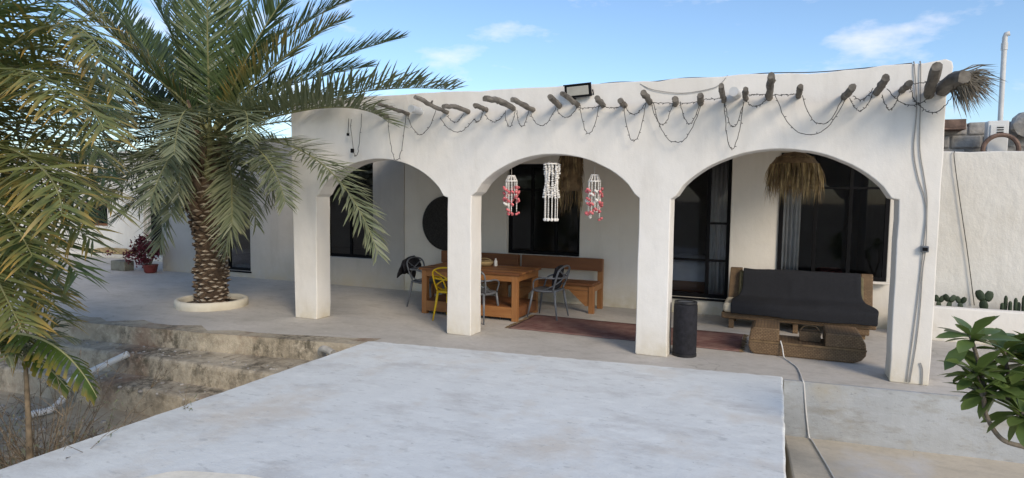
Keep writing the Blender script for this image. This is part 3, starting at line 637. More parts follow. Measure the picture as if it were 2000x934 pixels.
# --- nearer palm at the left edge
C2 = Vector((-6.82, 3.16, 2.42)); T2 = Vector((-6.95, 3.1, -.85))
palm2 = thing('date_palm', 'nearer palm whose yellowing fronds reach in from the left edge', 'palm tree', T2); P2 = Matrix.Translation(T2).inverted()
m = MB(); m.lathe([(.26,0),(.22,.8),(.22,1.8),(.25,2.5),(.24,3.0),(.1,3.3)], 18, T2); m.v = [tuple(Vector(p)+Vector((p[2]*.04,0,0))) for p in m.v]; o = m.obj('trunk', M['trunk'], palm2); o.matrix_parent_inverse = P2
rnd = random.Random(91); tk2 = o
for i in range(26):
    z = .1+i*.115
    for k in range(10):
        a = 2*math.pi*(k+.5*(i % 2))/10+rnd.uniform(-.1,.1); q = put('leaf_base', boots[rnd.randrange(4)], tk2, loc=T2+Vector((.215*math.cos(a)+(z-.85)*.04, .215*math.sin(a), z)), rot=(rnd.uniform(.05,.35), rnd.uniform(-.2,.2), a-math.pi/2)); s_ = rnd.uniform(1.1,1.5); q.scale = (s_, s_*rnd.uniform(.7,1.6), s_)
F2 = [((-5.85,3.51,3.16),(-5.01,3.62,2.79),0),((-6.24,3.65,2.8),(-5.8,3.91,2.39),0),((-5.34,3.21,2.08),(-4.53,3.2,1.82),2),((-5.73,3.24,1.73),(-5.04,3.27,1.29),0),((-6.19,3.44,1.27),(-5.67,3.52,0.82),0),((-6.52,3.58,3.44),(-6.32,3.8,3.84),0),((-6.97,4.14,3.32),(-6.9,4.75,3.82),0),((-6.57,3.92,2.47),(-6.15,4.4,2.15),0),((-5.29,2.96,2.8),(-4.41,2.76,2.51),2),((-7.21,3.95,2.14),(-7.3,4.42,1.61),0),((-5.64,2.93,1.51),(-4.89,2.77,0.97),0),((-6.94,3.19,3.55),(-6.91,3.29,4.65),0),((-7.86,3.01,3.33),(-8.57,2.7,3.13),0),((-7.54,2.84,2.22),(-8.12,2.54,1.43),0),((-8.44,3.93,2.85),(-9.5,4.56,2.67),0),((-5.37,2.36,2.5),(-4.21,1.84,2.12),2),((-5.05,2.9,2.2),(-4.14,2.6,1.79),2),((-5.86,3.07,3.17),(-5.17,2.95,3.52),0),((-8.58,3.6,3.58),(-10.02,3.9,4.0),0),((-8.67,3.45,2.12),(-9.81,3.58,1.45),0),
 ((-5.99,3.55,2.99),(-5.31,3.7,2.62),0),((-5.53,3.32,3.2),(-4.73,3.31,2.94),2),((-5.64,3.33,2.48),(-4.94,3.39,2.23),0),((-6.37,3.66,2.26),(-5.94,3.92,1.8),0),((-5.73,3.36,1.86),(-5.15,3.47,1.53),2),((-6.42,3.58,1.47),(-6.08,3.8,1.05),0),((-5.36,2.86,1.9),(-4.52,2.64,1.51),2),((-6.02,3.35,3.46),(-5.7,3.41,3.81),0),((-5.08,3.04,2.65),(-4.22,2.94,2.36),2),((-6.96,3.94,2.04),(-6.83,4.39,1.52),0),((-6.42,3.44,1.07),(-6.21,3.59,0.46),0),((-7.25,4.09,2.66),(-7.23,4.74,2.62),0),
 ((-6.08,3.74,3.12),(-5.5,3.95,2.65),2),((-5.69,3.45,2.87),(-5.05,3.58,2.55),0),((-6.28,3.84,2.69),(-5.89,4.19,2.34),0),((-5.99,3.61,2.37),(-5.46,3.81,2.08),0),((-5.7,3.39,2.19),(-5.08,3.52,1.91),2),((-6.33,3.76,3.37),(-6.06,4.1,3.43),0),((-6.84,3.96,3.08),(-6.64,4.47,3.0),0),((-6.27,3.68,1.99),(-5.89,3.93,1.71),0),((-5.76,3.2,1.4),(-5.19,3.2,1.07),0),((-6.02,3.46,3.4),(-5.55,3.55,3.42),0)]
for i, (md, tp, k) in enumerate(F2):
    md = Vector(md); tp = Vector(tp); Ln = (tp-C2).length
    frond(palm2, P2, C2, md, tp, 300+i, [M['frond'], M['frond_old'], M['frond_y']][2 if k == 2 or i % 2 == 0 else 0], maxlen=.50, n=int(25*max(1.3, Ln)), droop=.40, vee=.15, width=.027, fwd_a=.48, rad=.02)  # every second frond yellow too: sunlit look put into the colour

# ================================================================== portico furniture
# chairs: seat on four splayed tapering legs, back woven of three crossing loops
def chair_meshes(mat):
    out = {}
    m = MB(); n = 24; ring = []
    def sup(a, rx, ry, e=.55): 
        c, s = math.cos(a), math.sin(a); return (math.copysign(abs(c)**e, c)*rx, math.copysign(abs(s)**e, s)*ry)
    rows = [(.90,.462),(1.0,.455),(1.0,.440),(.94,.428)]
    for k, z in rows:
        for i in range(n):
            x, y = sup(2*math.pi*i/n, .225*k, .225*k); m.v.append((x, y, z - .014*(1-min(1,(abs(y)/.22)))))
    for j in range(3):
        for i in range(n): m.f.append([j*n+i, j*n+(i+1)%n, (j+1)*n+(i+1)%n, (j+1)*n+i]); m.m.append(0)
    m.f += [list(range(n)), list(range(3*n, 4*n))[::-1]]; m.m += [0, 0]
    out['seat'] = m.mesh('seat', mat, True)
    out['legs'] = []
    for sx, sy in ((-1,-1),(1,-1),(-1,1),(1,1)):
        m = MB(); m.tube([(sx*.185, sy*.185, .45),(sx*.205, sy*.21,.25),(sx*.235, sy*.255,.0)], [.021,.018,.012], 8); out['legs'].append(m.mesh('leg', mat, True))
    sy = -.2
    L1 = spline([(-.21,.17,.45),(-.265,.13,.60),(-.285,-.02,.655),(-.25,-.19,.655),(0,-.275,.645),(.25,-.19,.655),(.285,-.02,.655),(.265,.13,.60),(.21,.17,.45)], 6)
    L2 = spline([(-.20,-.16,.45),(-.235,-.22,.62),(-.215,-.27,.78),(0,-.295,.835),(.215,-.27,.78),(.235,-.22,.62),(.20,-.16,.45)], 6)
    L3 = spline([(-.19,.0,.45),(-.22,-.15,.52),(-.12,-.25,.60),(.06,-.275,.70),(.21,-.27,.785)], 6)
    L4 = spline([(.19,.0,.45),(.22,-.15,.52),(.12,-.25,.60),(-.06,-.275,.70),(-.21,-.27,.785)], 6)
    out['loops'] = []
    for P, r in ((L1,.014),(L2,.016),(L3,.011),(L4,.011)):
        m = MB(); m.tube(P, r, 7, squash=.8); out['loops'].append(m.mesh('back_loop', mat, True))
    return out
CM = {'g': chair_meshes(M['grey_plastic']), 'y': chair_meshes(M['yellow_plastic'])}
def chair(kind, x, y, rz, label):
    t = thing('armchair', label, 'chair', (x, y, 0), rz, 'plastic chairs around the dining table'); c = CM[kind]
    put('seat', c['seat'], t)
    for l in c['legs']: put('leg', l, t)
    for l in c['loops']: put('back_loop', l, t)
    return t
chair('g', -5.60, 9.60, R(-95), 'grey plastic armchair with a black jacket over its back, at the table end')
chair('y', -4.66, 8.80, R(4), 'bright yellow plastic armchair half hidden behind the column')
chair('g', -4.24, 8.86, R(-6), 'grey plastic armchair with nothing on it, just right of the column')
chair('g', -3.36, 9.55, R(86), 'grey plastic armchair with a dark cushion on the edge of the rug').location.z = .014
# jacket over the left chair's back
m = MB(); nx, ny = 14, 12
for i in range(nx+1):
    for j in range(ny+1):
        u = i/nx-.5; v = j/ny      # u across the back, v from inside over the top rail to outside
        yy = 9.60 + u*.56; s_ = (v-.42)
        x = -5.90 - .05*math.sin((v-.2)*3) - (.11*max(0, s_)/.58) + .018*fbm(u*5, v*4, 2)
        z = .86 - abs(s_)*(.42 if s_ < 0 else .50) - .10*abs(u)**1.5*2 + .02*fbm(u*6, v*6, 7) + (.0 if s_ < 0 else -.10*max(0, u+.2))
        m.v.append((x, yy+.012*fbm(u*4, v*9, 1), z))
for i in range(nx):
    for j in range(ny): q = i*(ny+1)+j; m.f.append([q,q+1,q+ny+2,q+ny+1]); m.m.append(0)
o = m.obj('jacket', M['cloth_black'], smooth=True); s_ = o.modifiers.new('s','SOLIDIFY'); s_.thickness = .02; tag(o, 'black jacket slung over the back of the left grey chair', 'jacket')
def pillow(name, size, mat, loc, rot, label=None, cat=None, parent=None):
    m = MB(); n = 12; a, b, c = size
    for side in (1, -1):
        for i in range(n+1):
            for j in range(n+1):
                u = i/n*2-1; v = j/n*2-1; h = c*((1-u**4)*(1-v**4))**.45
                k = 1 - .06*(abs(u)*abs(v)) ; m.v.append((a*u*k + .0, b*v*k, side*h*(1+.12*fbm(u*2, v*2, side))))
        o_ = 0 if side == 1 else (n+1)**2
        for i in range(n):
            for j in range(n): q = o_+i*(n+1)+j; m.f.append([q,q+1,q+n+2,q+n+1]); m.m.append(0)
    me = m.mesh(name, mat, True); bm = bmesh.new(); bm.from_mesh(me); bmesh.ops.remove_doubles(bm, verts=bm.verts, dist=1e-4); bmesh.ops.recalc_face_normals(bm, faces=bm.faces); bm.to_mesh(me); bm.free()
    o = put(name, me, parent, loc=loc, rot=rot)
    if label: tag(o, label, cat)
    return o
pillow('cushion', (.20,.17,.05), M['cloth_black'], (-3.205,9.55,.655), (R(0),R(100),0), 'dark cushion propped on the grey chair at the rug', 'cushion')
# dining table
TX0, TX1, TY0, TY1 = -5.36, -3.66, 8.98, 9.94
tb = thing('dining_table', 'long orange pine dining table with a boxed lower shelf', 'table', ((TX0+TX1)/2, (TY0+TY1)/2, 0)); TI = Matrix.Translation(tb.location).inverted()
def tp_(o): o.matrix_parent_inverse = TI; return o
for sx in (TX0+.055, TX1-.055):
    for sy in (TY0+.055, TY1-.055): tp_(MB().box((sx-.045, sy-.045, 0), (sx+.045, sy+.045, .715)).obj('leg', M['wood_v'], tb, bevel=.005))
npk = 7; w = (TY1-TY0+.04)/npk
for k in range(npk):
    y0 = TY0-.02+k*w; tp_(MB().box((TX0-.03, y0+.003, .715+.0015*(k%3)), (TX1+.03, y0+w-.003, .752+.0015*(k%3))).obj('plank', M['wood'] if k % 2 else M['wood_dark'], tb, bevel=.004))
for y in (TY0+.012, TY1-.036): tp_(MB().box((TX0+.10, y, .615), (TX1-.10, y+.024, .712)).obj('apron', M['wood'], tb, bevel=.004)); 
for x in (TX0+.012, TX1-.036): tp_(MB().box((x, TY0+.10, .615), (x+.024, TY1-.10, .712)).obj('apron', M['wood'], tb, bevel=.004))
for y in (TY0+.008, TY1-.036): tp_(MB().box((TX0+.10, y, .05), (TX1-.10, y+.028, .215)).obj('lower_board', M['wood'], tb, bevel=.005))
for x in (TX0+.008, TX1-.036): tp_(MB().box((x, TY0+.10, .05), (x+.028, TY1-.10, .215)).obj('lower_board', M['wood_dark'], tb, bevel=.005))
for k in range(5):
    y0 = TY0+.045+k*.172; tp_(MB().box((TX0+.045, y0, .20), (TX1-.045, y0+.166, .222)).obj('shelf_plank', M['wood_dark'], tb, bevel=.003))
# things on the table
m = MB(); m.lathe([(.0,.0),(.12,.0),(.155,.05),(.165,.075),(.155,.08),(.115,.015),(.0,.012)], 26, (0,0,0), cap=False); m.tube([(.155*math.cos(a)*.9,0,.075+.05*math.sin(a)) for a in [math.pi*i/10 for i in range(11)]], .008, 6)
o = m.obj('basket', M['straw'], smooth=True); o.location = (-4.56,9.70,.755); tag(o, 'shallow straw basket on the dining table beside the column', 'basket')
m = MB(); m.lathe([(.0,0),(.028,0),(.03,.01),(.03,.08),(.02,.10),(.013,.11),(.013,.13),(0,.13)], 16, cap=False); o = m.obj('bottle', M['shell_white'], smooth=True); o.location = (-4.36,9.72,.755); tag(o, 'small white bottle on the dining table right of the basket', 'bottle')
# benches by the wall
def bench(x0, x1, label):
    t = thing('bench', label, 'bench', ((x0+x1)/2, 10.45, 0), 0, 'wooden benches against the back wall'); I = Matrix.Translation(t.location).inverted()
    def P(o): o.matrix_parent_inverse = I; return o
    for k in range(3): P(MB().box((x0+.02, 10.14+k*.157, .46), (x1-.02, 10.14+k*.157+.15, .50)).obj('seat_plank', M['wood_dark'], t, bevel=.005))
    P(MB().box((x0, 10.66, .655), (x1, 10.70, .875)).obj('backrest', M['wood_dark'], t, bevel=.006))
    for x in (x0+.05, x1-.05):
        P(MB().box((x-.045, 10.705, .0), (x+.045, 10.785, .86)).obj('back_leg', M['wood_v'], t, bevel=.005))
        P(MB().box((x-.045, 10.17, .0), (x+.045, 10.25, .455)).obj('leg', M['wood_v'], t, bevel=.005))
        P(MB().box((x-.04, 10.26, .36), (x+.04, 10.70, .455)).obj('side_rail', M['wood'], t, bevel=.005))
    P(MB().box((x0+.10, 10.19, .375), (x1-.10, 10.225, .455)).obj('front_rail', M['wood'], t, bevel=.005))
    for x, s in ((x0+.10, 1), (x1-.10, -1)):
        m = MB(); m.prism_xz([(x, .37), (x, .12), (x+s*.06,.12),(x+s*.34, .37)], 10.192, 10.222); P(m.obj('corner_brace', M['wood'], t, bevel=.003))
bench(-5.92, -4.34, 'wooden wall bench behind the table, its far end past the column')
bench(-4.27, -2.78, 'wooden wall bench right of the table with a triangular corner brace')
# rug
m = MB(); n1, n2 = 60, 14
for i in range(n1+1):
    for j in range(n2+1):
        u = i/n1; v = j/n2; x = -3.60 + u*3.19; y = 8.51 + v*(1.14) + u*(-.03) - v*u*.05
        e = .02*max(0, fbm(x*2.3, y*2, 0))*(1 if .02 < v < .98 else .3)
        m.v.append((x+.02*fbm(y*3, i*.01, 1), y+.02*fbm(x*1.5, j*.1, 2), .012+e))
for i in range(n1):
    for j in range(n2): q = i*(n2+1)+j; m.f.append([q,q+n2+1,q+n2+2,q+1]); m.m.append(0)
o = m.obj('rug', M['rug'], smooth=True); s_ = o.modifiers.new('s','SOLIDIFY'); s_.thickness = .008; tag(o, 'long red brown rug on the portico floor behind the third column', 'rug')
rg = o; rnd = random.Random(12)
for xe, dx, lb in ((-.415, 1, 0), (-3.60, -1, 0)):
    m = MB()
    for k in range(90):
        y = 8.50+1.10*k/89; p = Vector((xe+dx*.0, y + (.0 if dx < 0 else -.04), .016)); e = p+Vector((dx*rnd.uniform(.03,.075), rnd.uniform(-.02,.02), -.008)); m.tube([p, (p+e)*.5+Vector((0,rnd.uniform(-.006,.006),.003)), e], .0028, 4, cap=False)
    m.obj('fringe', M['straw_dark'], rg, fix=False)
# round woven disc on the wall
m = MB(); m.lathe([(0,0),(.2,.012),(.42,.02),(.50,.03),(.53,.02),(.53,-.02),(.50,-.03)], 48, cap=False); o = m.obj('wall_disc', M['dark_disc'], smooth=True)
o.rotation_euler = (R(90),0,0); o.location = (-5.97,10.96,1.38); tag(o, 'large round dark disc hung on the back wall', 'wall disc')
# speaker
sp = thing('speaker', 'tall black cylindrical speaker at the foot of the third column', 'speaker', (-1.03, 8.02, 0))
m = MB(); m.lathe([(.125,0),(.14,.015),(.143,.06),(.143,.60),(.14,.635),(.13,.645)], 32); m.obj('body', M['cloth_black'], sp, smooth=True)
MB().lathe([(.135,.645),(.139,.655),(.135,.672),(.11,.676),(.105,.662)], 32).obj('top_ring', M['blackplastic'], sp, smooth=True)
MB().lathe([(.0,.664),(.10,.664)], 24, cap=False).obj('top_plate', M['grey_plastic'], sp)
MB().lathe([(.130,-.0),(.147,.0),(.147,.03),(.130,.032)], 32).obj('base_ring', M['blackplastic'], sp)
# sofa
sf = thing('sofa', 'low rattan daybed sofa under a charcoal throw', 'sofa', (.26, 10.3, 0)); SI = Matrix.Translation(sf.location).inverted()
def SP(o): o.matrix_parent_inverse = SI; return o
SP(MB().box((-.76,9.97,.15),(1.28,10.78,.245)).obj('base_frame', M['wicker'], sf, bevel=.02))
for x in (-.62, .26, 1.12):
    for y in (10.05, 10.66): SP(MB().box((x-.035,y-.035,0),(x+.035,y+.035,.15)).obj('leg', M['wicker'], sf, bevel=.006))
SP(MB().box((.98,9.985,.06),(1.2,10.1,.15)).obj('corner_block', M['wicker'], sf, bevel=.015))
m = MB(); m.box((-.74,9.94,.245),(1.27,10.62,.385)); o = SP(m.obj('mattress', M['cushion'], sf, bevel=.045, seg=4))
for x0, x1 in ((-.72,-.52),(1.12,1.30)):
    m = MB(); m.add([(x0,10.62,.36),(x1,10.62,.36),(x1,10.70,.36),(x0,10.70,.36),(x0+.02,10.75,.84),(x1,10.75,.84),(x1,10.83,.84),(x0+.02,10.83,.84)], [(0,1,5,4),(1,2,6,5),(2,3,7,6),(3,0,4,7),(4,5,6,7),(3,2,1,0)]); SP(m.obj('back_panel', M['wicker'], sf, bevel=.012))
m = MB(); m.add([(-.56,10.50,.385),(1.17,10.50,.385),(1.17,10.66,.385),(-.56,10.66,.385),(-.56,10.655,.80),(1.17,10.655,.80),(1.17,10.76,.80),(-.56,10.76,.80)], [(0,1,5,4),(1,2,6,5),(2,3,7,6),(3,0,4,7),(4,5,6,7),(3,2,1,0)]); SP(m.obj('back_cushion', M['olive'], sf, bevel=.03, seg=3))
# throw
prof_ = [(10.80,.66),(10.79,.80),(10.73,.842),(10.65,.835),(10.615,.78),(10.57,.64),(10.53,.52),(10.485,.43),(10.40,.413),(10.2,.410),(10.02,.408),(9.945,.398),(9.922,.35),(9.918,.29),(9.915,.23)]
m = MB(); nu = 44; np_ = len(prof_)
for j, (y, z) in enumerate(prof_):
    v = j/(np_-1)
    x0 = -.50 if j < 7 else (-.50-.13*min(1, (j-6)/3)); x1 = 1.13 if j < 7 else 1.13+.16*min(1, (j-6)/3)
    for i in range(nu+1):
        u = i/nu; x = x0+(x1-x0)*u; w = fbm(x*2.1, v*5, 3)*.022 + fbm(x*6+v*3, v*4, 8)*.010 + .006*math.sin(x*9+v*14)*fbm(x*1.5, v*3, 5)
        hem = 0
        if j >= 12: hem = (.02*fbm(x*1.3, 0, 4) - (.03*u if j == 14 else 0) + (.02*(1-u) if j == 14 else 0))
        m.v.append((x + (.012*fbm(v*6, u, 2)), y - abs(w)*.8 - .006, z + w*.7 + hem + (.012 if 8 <= j <= 10 else 0)))
for j in range(np_-1):
    for i in range(nu): q = j*(nu+1)+i; m.f.append([q,q+1,q+nu+2,q+nu+1]); m.m.append(0)
o = m.obj('throw', M['throw'], smooth=True); s_ = o.modifiers.new('s','SOLIDIFY'); s_.thickness = .012; s_.offset = 1; sb = o.modifiers.new('u','SUBSURF'); sb.levels = 1; sb.render_levels = 1
tag(o, 'charcoal cloth throw draped over the sofa back and seat', 'throw')
# wicker coffee table: sled base with two raised ends
ct = thing('coffee_table', 'low brown wicker coffee table with two raised ends before the sofa', 'coffee table', (.35, 8.75, 0)); CI = Matrix.Translation(ct.location).inverted()
def CP(o): o.matrix_parent_inverse = CI; return o
def rot_pts(p): return p
base = [(-.31,.10),(-.29,.035),(-.24,.0),(.86,.0),(.95,.04),(.995,.10),(1.0,.165),(-.31,.165)]
CP(MB().prism_xz(base, 8.47, 9.02).obj('base', M['wicker'], ct, bevel=.02))
CP(MB().prism_xz([(-.31,.168),(.045,.168),(.045,.345),(-.24,.345),(-.29,.31)], 8.47, 9.02).obj('raised_end', M['wicker'], ct, bevel=.02))
CP(MB().prism_xz([(.555,.168),(1.0,.168),(.985,.25),(.93,.345),(.555,.345)], 8.47, 9.02).obj('raised_end', M['wicker'], ct, bevel=.02))
for y in (8.462, ):
    CP(MB().box((-.30,y,.155),(1.0,y+.008,.178)).obj('trim', M['straw_dark'], ct))
wb = thing('wicker_box', 'small wicker box sitting in the middle of the coffee table', 'box', (.40, 8.80, .172))
m = MB(); a, b = .12, .09
m.box((-a,-b,0),(a,b,.012)); m.box((-a,-b,.012),(a,-b+.012,.12)); m.box((-a,b-.012,.012),(a,b,.12)); m.box((-a,-b+.012,.012),(-a+.012,b-.012,.12)); m.box((a-.012,-b+.012,.012),(a,b-.012,.12)); m.obj('tray', M['wicker'], wb, bevel=.003)
MB().tube([(-a,0,.11),(-a*.6,0,.17),(0,0,.185),(a*.6,0,.17),(a,0,.11)], .008, 6).obj('handle', M['straw_dark'], wb)
# white cable from the coffee table down the riser
pts = spline([(.06,8.46,.20),(.085,8.44,.12),(.11,8.38,.012),(.17,8.2,.008),(.24,7.98,.008),(.27,7.7,.008),(.285,7.42,.012),(.30,7.385,-.03),(.33,7.38,-.3),(.37,7.37,-.57),(.40,7.28,-.588),(.47,6.85,-.590),(.54,6.4,-.590),(.66,5.4,-.590)], 6)
m = MB(); m.tube(pts, .0085, 6); o = m.obj('power_cable', M['wire_white'], smooth=True); tag(o, 'white power cable running from the coffee table over the terrace edge', 'cable')

# ================================================================== things that hang
def chime(x, y, ztop, zring, zbot, r, seed, pink, label):
    rnd = random.Random(seed); t = thing('shell_chime', label, 'wind chime', (x, y, ztop), 0, 'shell wind chimes under the middle arch')
    d = zring-ztop
    MB().tube([(0,0,.06),(0,0,d*.35)], .003, 5).obj('hanger', M['cord'], t)
    m = MB(); m.tube([(r*math.cos(a), r*math.sin(a), d) for a in [2*math.pi*i/20 for i in range(21)]], .009, 6); m.obj('ring', M['shell_white'], t)
    if pink:
        m = MB(); m.tube([(r*.55*math.cos(a), r*.55*math.sin(a), d*.45) for a in [2*math.pi*i/16 for i in range(17)]], .008, 6); m.obj('ring', M['shell_white'], t)
        for k in range(10):
            a = 2*math.pi*k/10; m = MB()
            for q in range(6):
                f = q/5; rr_ = r*(.55+.45*f); m.ball((rr_*math.cos(a), rr_*math.sin(a), d*(.45+.55*f)), .011, 0, 6, (1,1,.8))
            m.obj('bead_rib', M['shell_white'], t)
    else:
        MB().lathe([(.0,d+.008),(r*1.1,d+.004),(r*1.12,d-.006),(0,d-.006)], 20, cap=False).obj('top_disc', M['shell_white'], t)
        for k in range(3): a = 2*math.pi*k/3; MB().tube([(r*math.cos(a), r*math.sin(a), d), (0,0,d*.3)], .0025, 4).obj('hanger', M['cord'], t)
    ns = 11
    for k in range(ns):
        a = 2*math.pi*k/ns; L_ = (zring-zbot)*(1.0 if not pink else rnd.uniform(.45, 1.0)); m = MB()
        px, py = r*math.cos(a), r*math.sin(a); m.tube([(px,py,d),(px,py,d-L_)], .0035, 5, 0)
        if pink:
            q = .012
            while q < L_*.9: m.ball((px,py,d-q), .0085, 0, 5, (1,1,1.2)); q += .021
        else:
            q = .01; 
            while q < L_*.62:
                rr_ = 1+.20*math.sin(q*16+k*1.2); m.ball((px*rr_+rnd.uniform(-.006,.006), py*rr_, d-q), rnd.uniform(.013,.021), 0, 6, (1,.7,rnd.uniform(.7,1.1))); q += rnd.uniform(.024,.036)
            while q < L_*.95: m.ball((px,py,d-q), .006, 0, 5, (1,1,1.6)); q += .03
            m.ball((px,py,d-L_), .021, 0, 7, (1,.8,1.2))
        s_ = m.obj('strand', M['shell_white'], t, fix=False)
        if pink:
            for q in range(3):
                zz = d - L_*(.35+.32*q)*rnd.uniform(.9,1.05); ang = a+rnd.uniform(-.4,.4); sh = MB()
                cx, cy = px*1.15, py*1.15
                for w in range(3):
                    aa = ang+w*1.1; sh.ball((cx+.018*math.cos(aa), cy+.018*math.sin(aa), zz-.01*w), .019, 0, 7, (1,.6,1.05))
                sh.obj('shell', M['shell_pink'] if rnd.random() < .85 else M['shell_white'], s_, smooth=True, fix=False)
    return t
chime(-3.355, 7.97, 2.26, 2.135, 1.68, .075, 1, True, 'pink and white shell wind chime, left of the three under the middle arch')
chime(-2.785, 7.97, 2.42, 2.36, 1.63, .085, 2, False, 'long all-white shell wind chime at the middle of the arch')
chime(-2.205, 7.97, 2.28, 2.135, 1.67, .075, 3, True, 'pink and white shell wind chime, right of the three under the middle arch')
def straw_lamp(name, label, x, y, ztop, prof_, n, mat, seed, length, flare):
    rnd = random.Random(seed); t = thing(name, label, 'lamp', (x, y, ztop))
    MB().tube([(0,0,2.86-ztop),(0,0,-.02)], .006, 6).obj('cord', M['wire_dark'], t)
    m = MB(); m.lathe(prof_, 24, cap=False); m.obj('shade', M['straw_dark'], t, smooth=True)
    for part in range(3):
        m = MB()
        for k in range(n//3):
            a = rnd.uniform(0, 2*math.pi); r, z = prof_[rnd.randrange(1, len(prof_))]; r *= 1.02
            L_ = length*rnd.uniform(.35, 1.05); o_ = flare*rnd.uniform(-.5, 1.2)
            p = Vector((r*math.cos(a), r*math.sin(a), z)); q = p + Vector((math.cos(a)*o_*.7+rnd.uniform(-.02,.02), math.sin(a)*o_*.7+rnd.uniform(-.02,.02), -L_*.45)); e = p + Vector((math.cos(a)*o_+rnd.uniform(-.03,.03), math.sin(a)*o_+rnd.uniform(-.03,.03), -L_))
            w = rnd.uniform(.0035,.007); b = rnd.uniform(0, math.pi); wd = Vector((math.cos(b), math.sin(b), 0))*w
            m.add([p-wd,p+wd,q+wd,q-wd,e], [(0,1,2,3),(3,2,4)])
        m.obj('straw_fringe', mat[part % len(mat)], t, fix=False)
straw_lamp('pendant_lamp', 'narrow brown straw pendant lamp hanging under the middle arch', -2.91, 9.2, 2.62, [(.02,.0),(.14,-.01),(.155,-.05),(.155,-.2),(.155,-.4),(.155,-.6)], 480, [M['straw_dark'], M['straw']], 3, .40, .03)
straw_lamp('pendant_lamp', 'shaggy golden straw pendant lamp hanging under the right arch', .145, 9.2, 2.56, [(.02,.0),(.12,-.02),(.22,-.07),(.29,-.16)], 1100, [M['straw'], M['straw'], M['straw_dark']], 4, .56, .06)
# floodlight on the parapet
f = thing('floodlight', 'black framed floodlight mounted on the roof edge above the middle arch', 'floodlight', (-2.37, 7.72, 3.24)); f.rotation_euler = (R(8), R(-4), R(6))
MB().box((-.165,-.03,-.075),(.165,.03,.085)).obj('housing', M['black'], f, bevel=.008)
MB().box((-.135,-.036,-.05),(.135,-.030,.06)).obj('lens', M['bulb'], f, bevel=.003)
MB().box((-.175,-.045,.075),(.175,-.028,.09)).obj('visor', M['black'], f)
MB().tube([(-.18,.0,0),(-.18,.06,-.06),(0,.085,-.10),(.18,.06,-.06),(.18,.0,0)], .009, 6).obj('bracket', M['black'], f)
# fairy lights
SP_ = [((-5.14,7.7,3.0),(-4.99,7.7,2.42),(-4.84,7.7,3.03)),((-5.78,7.7,3.01),(-5.72,7.7,2.56),(-5.58,7.7,3.08)),((-4.82,7.7,3.03),(-4.68,7.7,2.79),(-4.37,7.7,3.08)),((-4.31,7.7,2.99),(-4.04,7.7,2.78),(-3.79,7.7,2.95)),((-4.19,7.7,3.01),(-4.08,7.7,2.91),(-3.95,7.7,3.02)),((-3.79,7.7,2.95),(-3.71,7.7,2.92),(-3.65,7.7,3.07)),((-3.64,7.7,3.01),(-3.51,7.7,2.9),(-3.35,7.7,3.01)),((-3.35,7.7,3.04),(-3.27,7.7,2.83),(-3.2,7.7,3.05)),((-3.19,7.7,3.04),(-3.11,7.7,2.83),(-3.02,7.7,3.02)),((-2.99,7.7,2.98),(-2.83,7.7,2.83),(-2.65,7.7,3.05)),((-2.64,7.7,3.03),(-2.51,7.7,2.92),(-2.38,7.7,3.04)),((-2.34,7.7,3.07),(-2.2,7.7,2.73),(-2.09,7.7,3.09)),((-1.79,7.7,3.04),(-1.64,7.7,2.63),(-1.52,7.7,3.06)),((-1.78,7.7,3.04),(-1.66,7.7,2.93),(-1.53,7.7,3.06)),((-1.46,7.7,3.06),(-1.34,7.7,2.8),(-1.2,7.7,3.05)),((-1.44,7.7,3.06),(-1.19,7.7,2.6),(-0.89,7.7,3.01)),((-1.13,7.7,3.06),(-1.02,7.7,2.8),(-0.91,7.7,3.01)),((-0.64,7.7,3.02),(-0.52,7.7,2.52),(-0.43,7.7,3.02)),((-0.63,7.7,3.02),(-0.52,7.7,2.75),(-0.43,7.7,3.02)),((-0.41,7.7,3.04),(-0.3,7.7,2.97),(-0.17,7.7,3.07)),((-0.11,7.7,3.09),(0.24,7.7,2.65),(0.59,7.7,3.01)),((0.17,7.7,3.07),(0.35,7.7,2.76),(0.56,7.7,3.03)),((0.63,7.7,3.02),(0.74,7.7,2.88),(0.85,7.7,3.08)),((0.66,7.7,3.04),(0.77,7.7,3.01),(0.84,7.7,3.11)),((0.93,7.7,3.04),(1.0,7.7,2.88),(1.08,7.7,3.05)),((0.97,7.7,3.1),(1.17,7.7,2.92),(1.35,7.7,3.0)),((1.18,7.7,3.11),(1.22,7.7,2.97),(1.26,7.7,2.94)),((1.26,7.7,2.93),(1.41,7.7,2.84),(1.55,7.7,3.01)),
 ((-2.4,7.72,3.05),(-2.2,7.73,3.03),(-2.06,7.72,3.06)),((-2.06,7.72,3.05),(-1.95,7.73,3.02),(-1.8,7.72,3.04)),((-1.48,7.72,3.06),(-1.3,7.75,3.05),(-.9,7.72,3.045)),((-.9,7.72,3.08),(-.78,7.72,3.07),(-.64,7.72,3.09)),((-.41,7.72,3.1),(-.3,7.72,3.1),(-.17,7.72,3.1)),((-.13,7.72,3.09),(0,7.72,3.085),(.13,7.72,3.09)),((1.13,7.72,3.12),(1.25,7.72,3.14),(1.5,7.74,3.16))]
fl_ = thing('fairy_lights', 'dark string of fairy lights looped between the pole ends on the facade', 'string lights', (-1.9,7.7,3.05)); FI = Matrix.Translation(fl_.location).inverted()
rnd = random.Random(9); bulbs = MB()
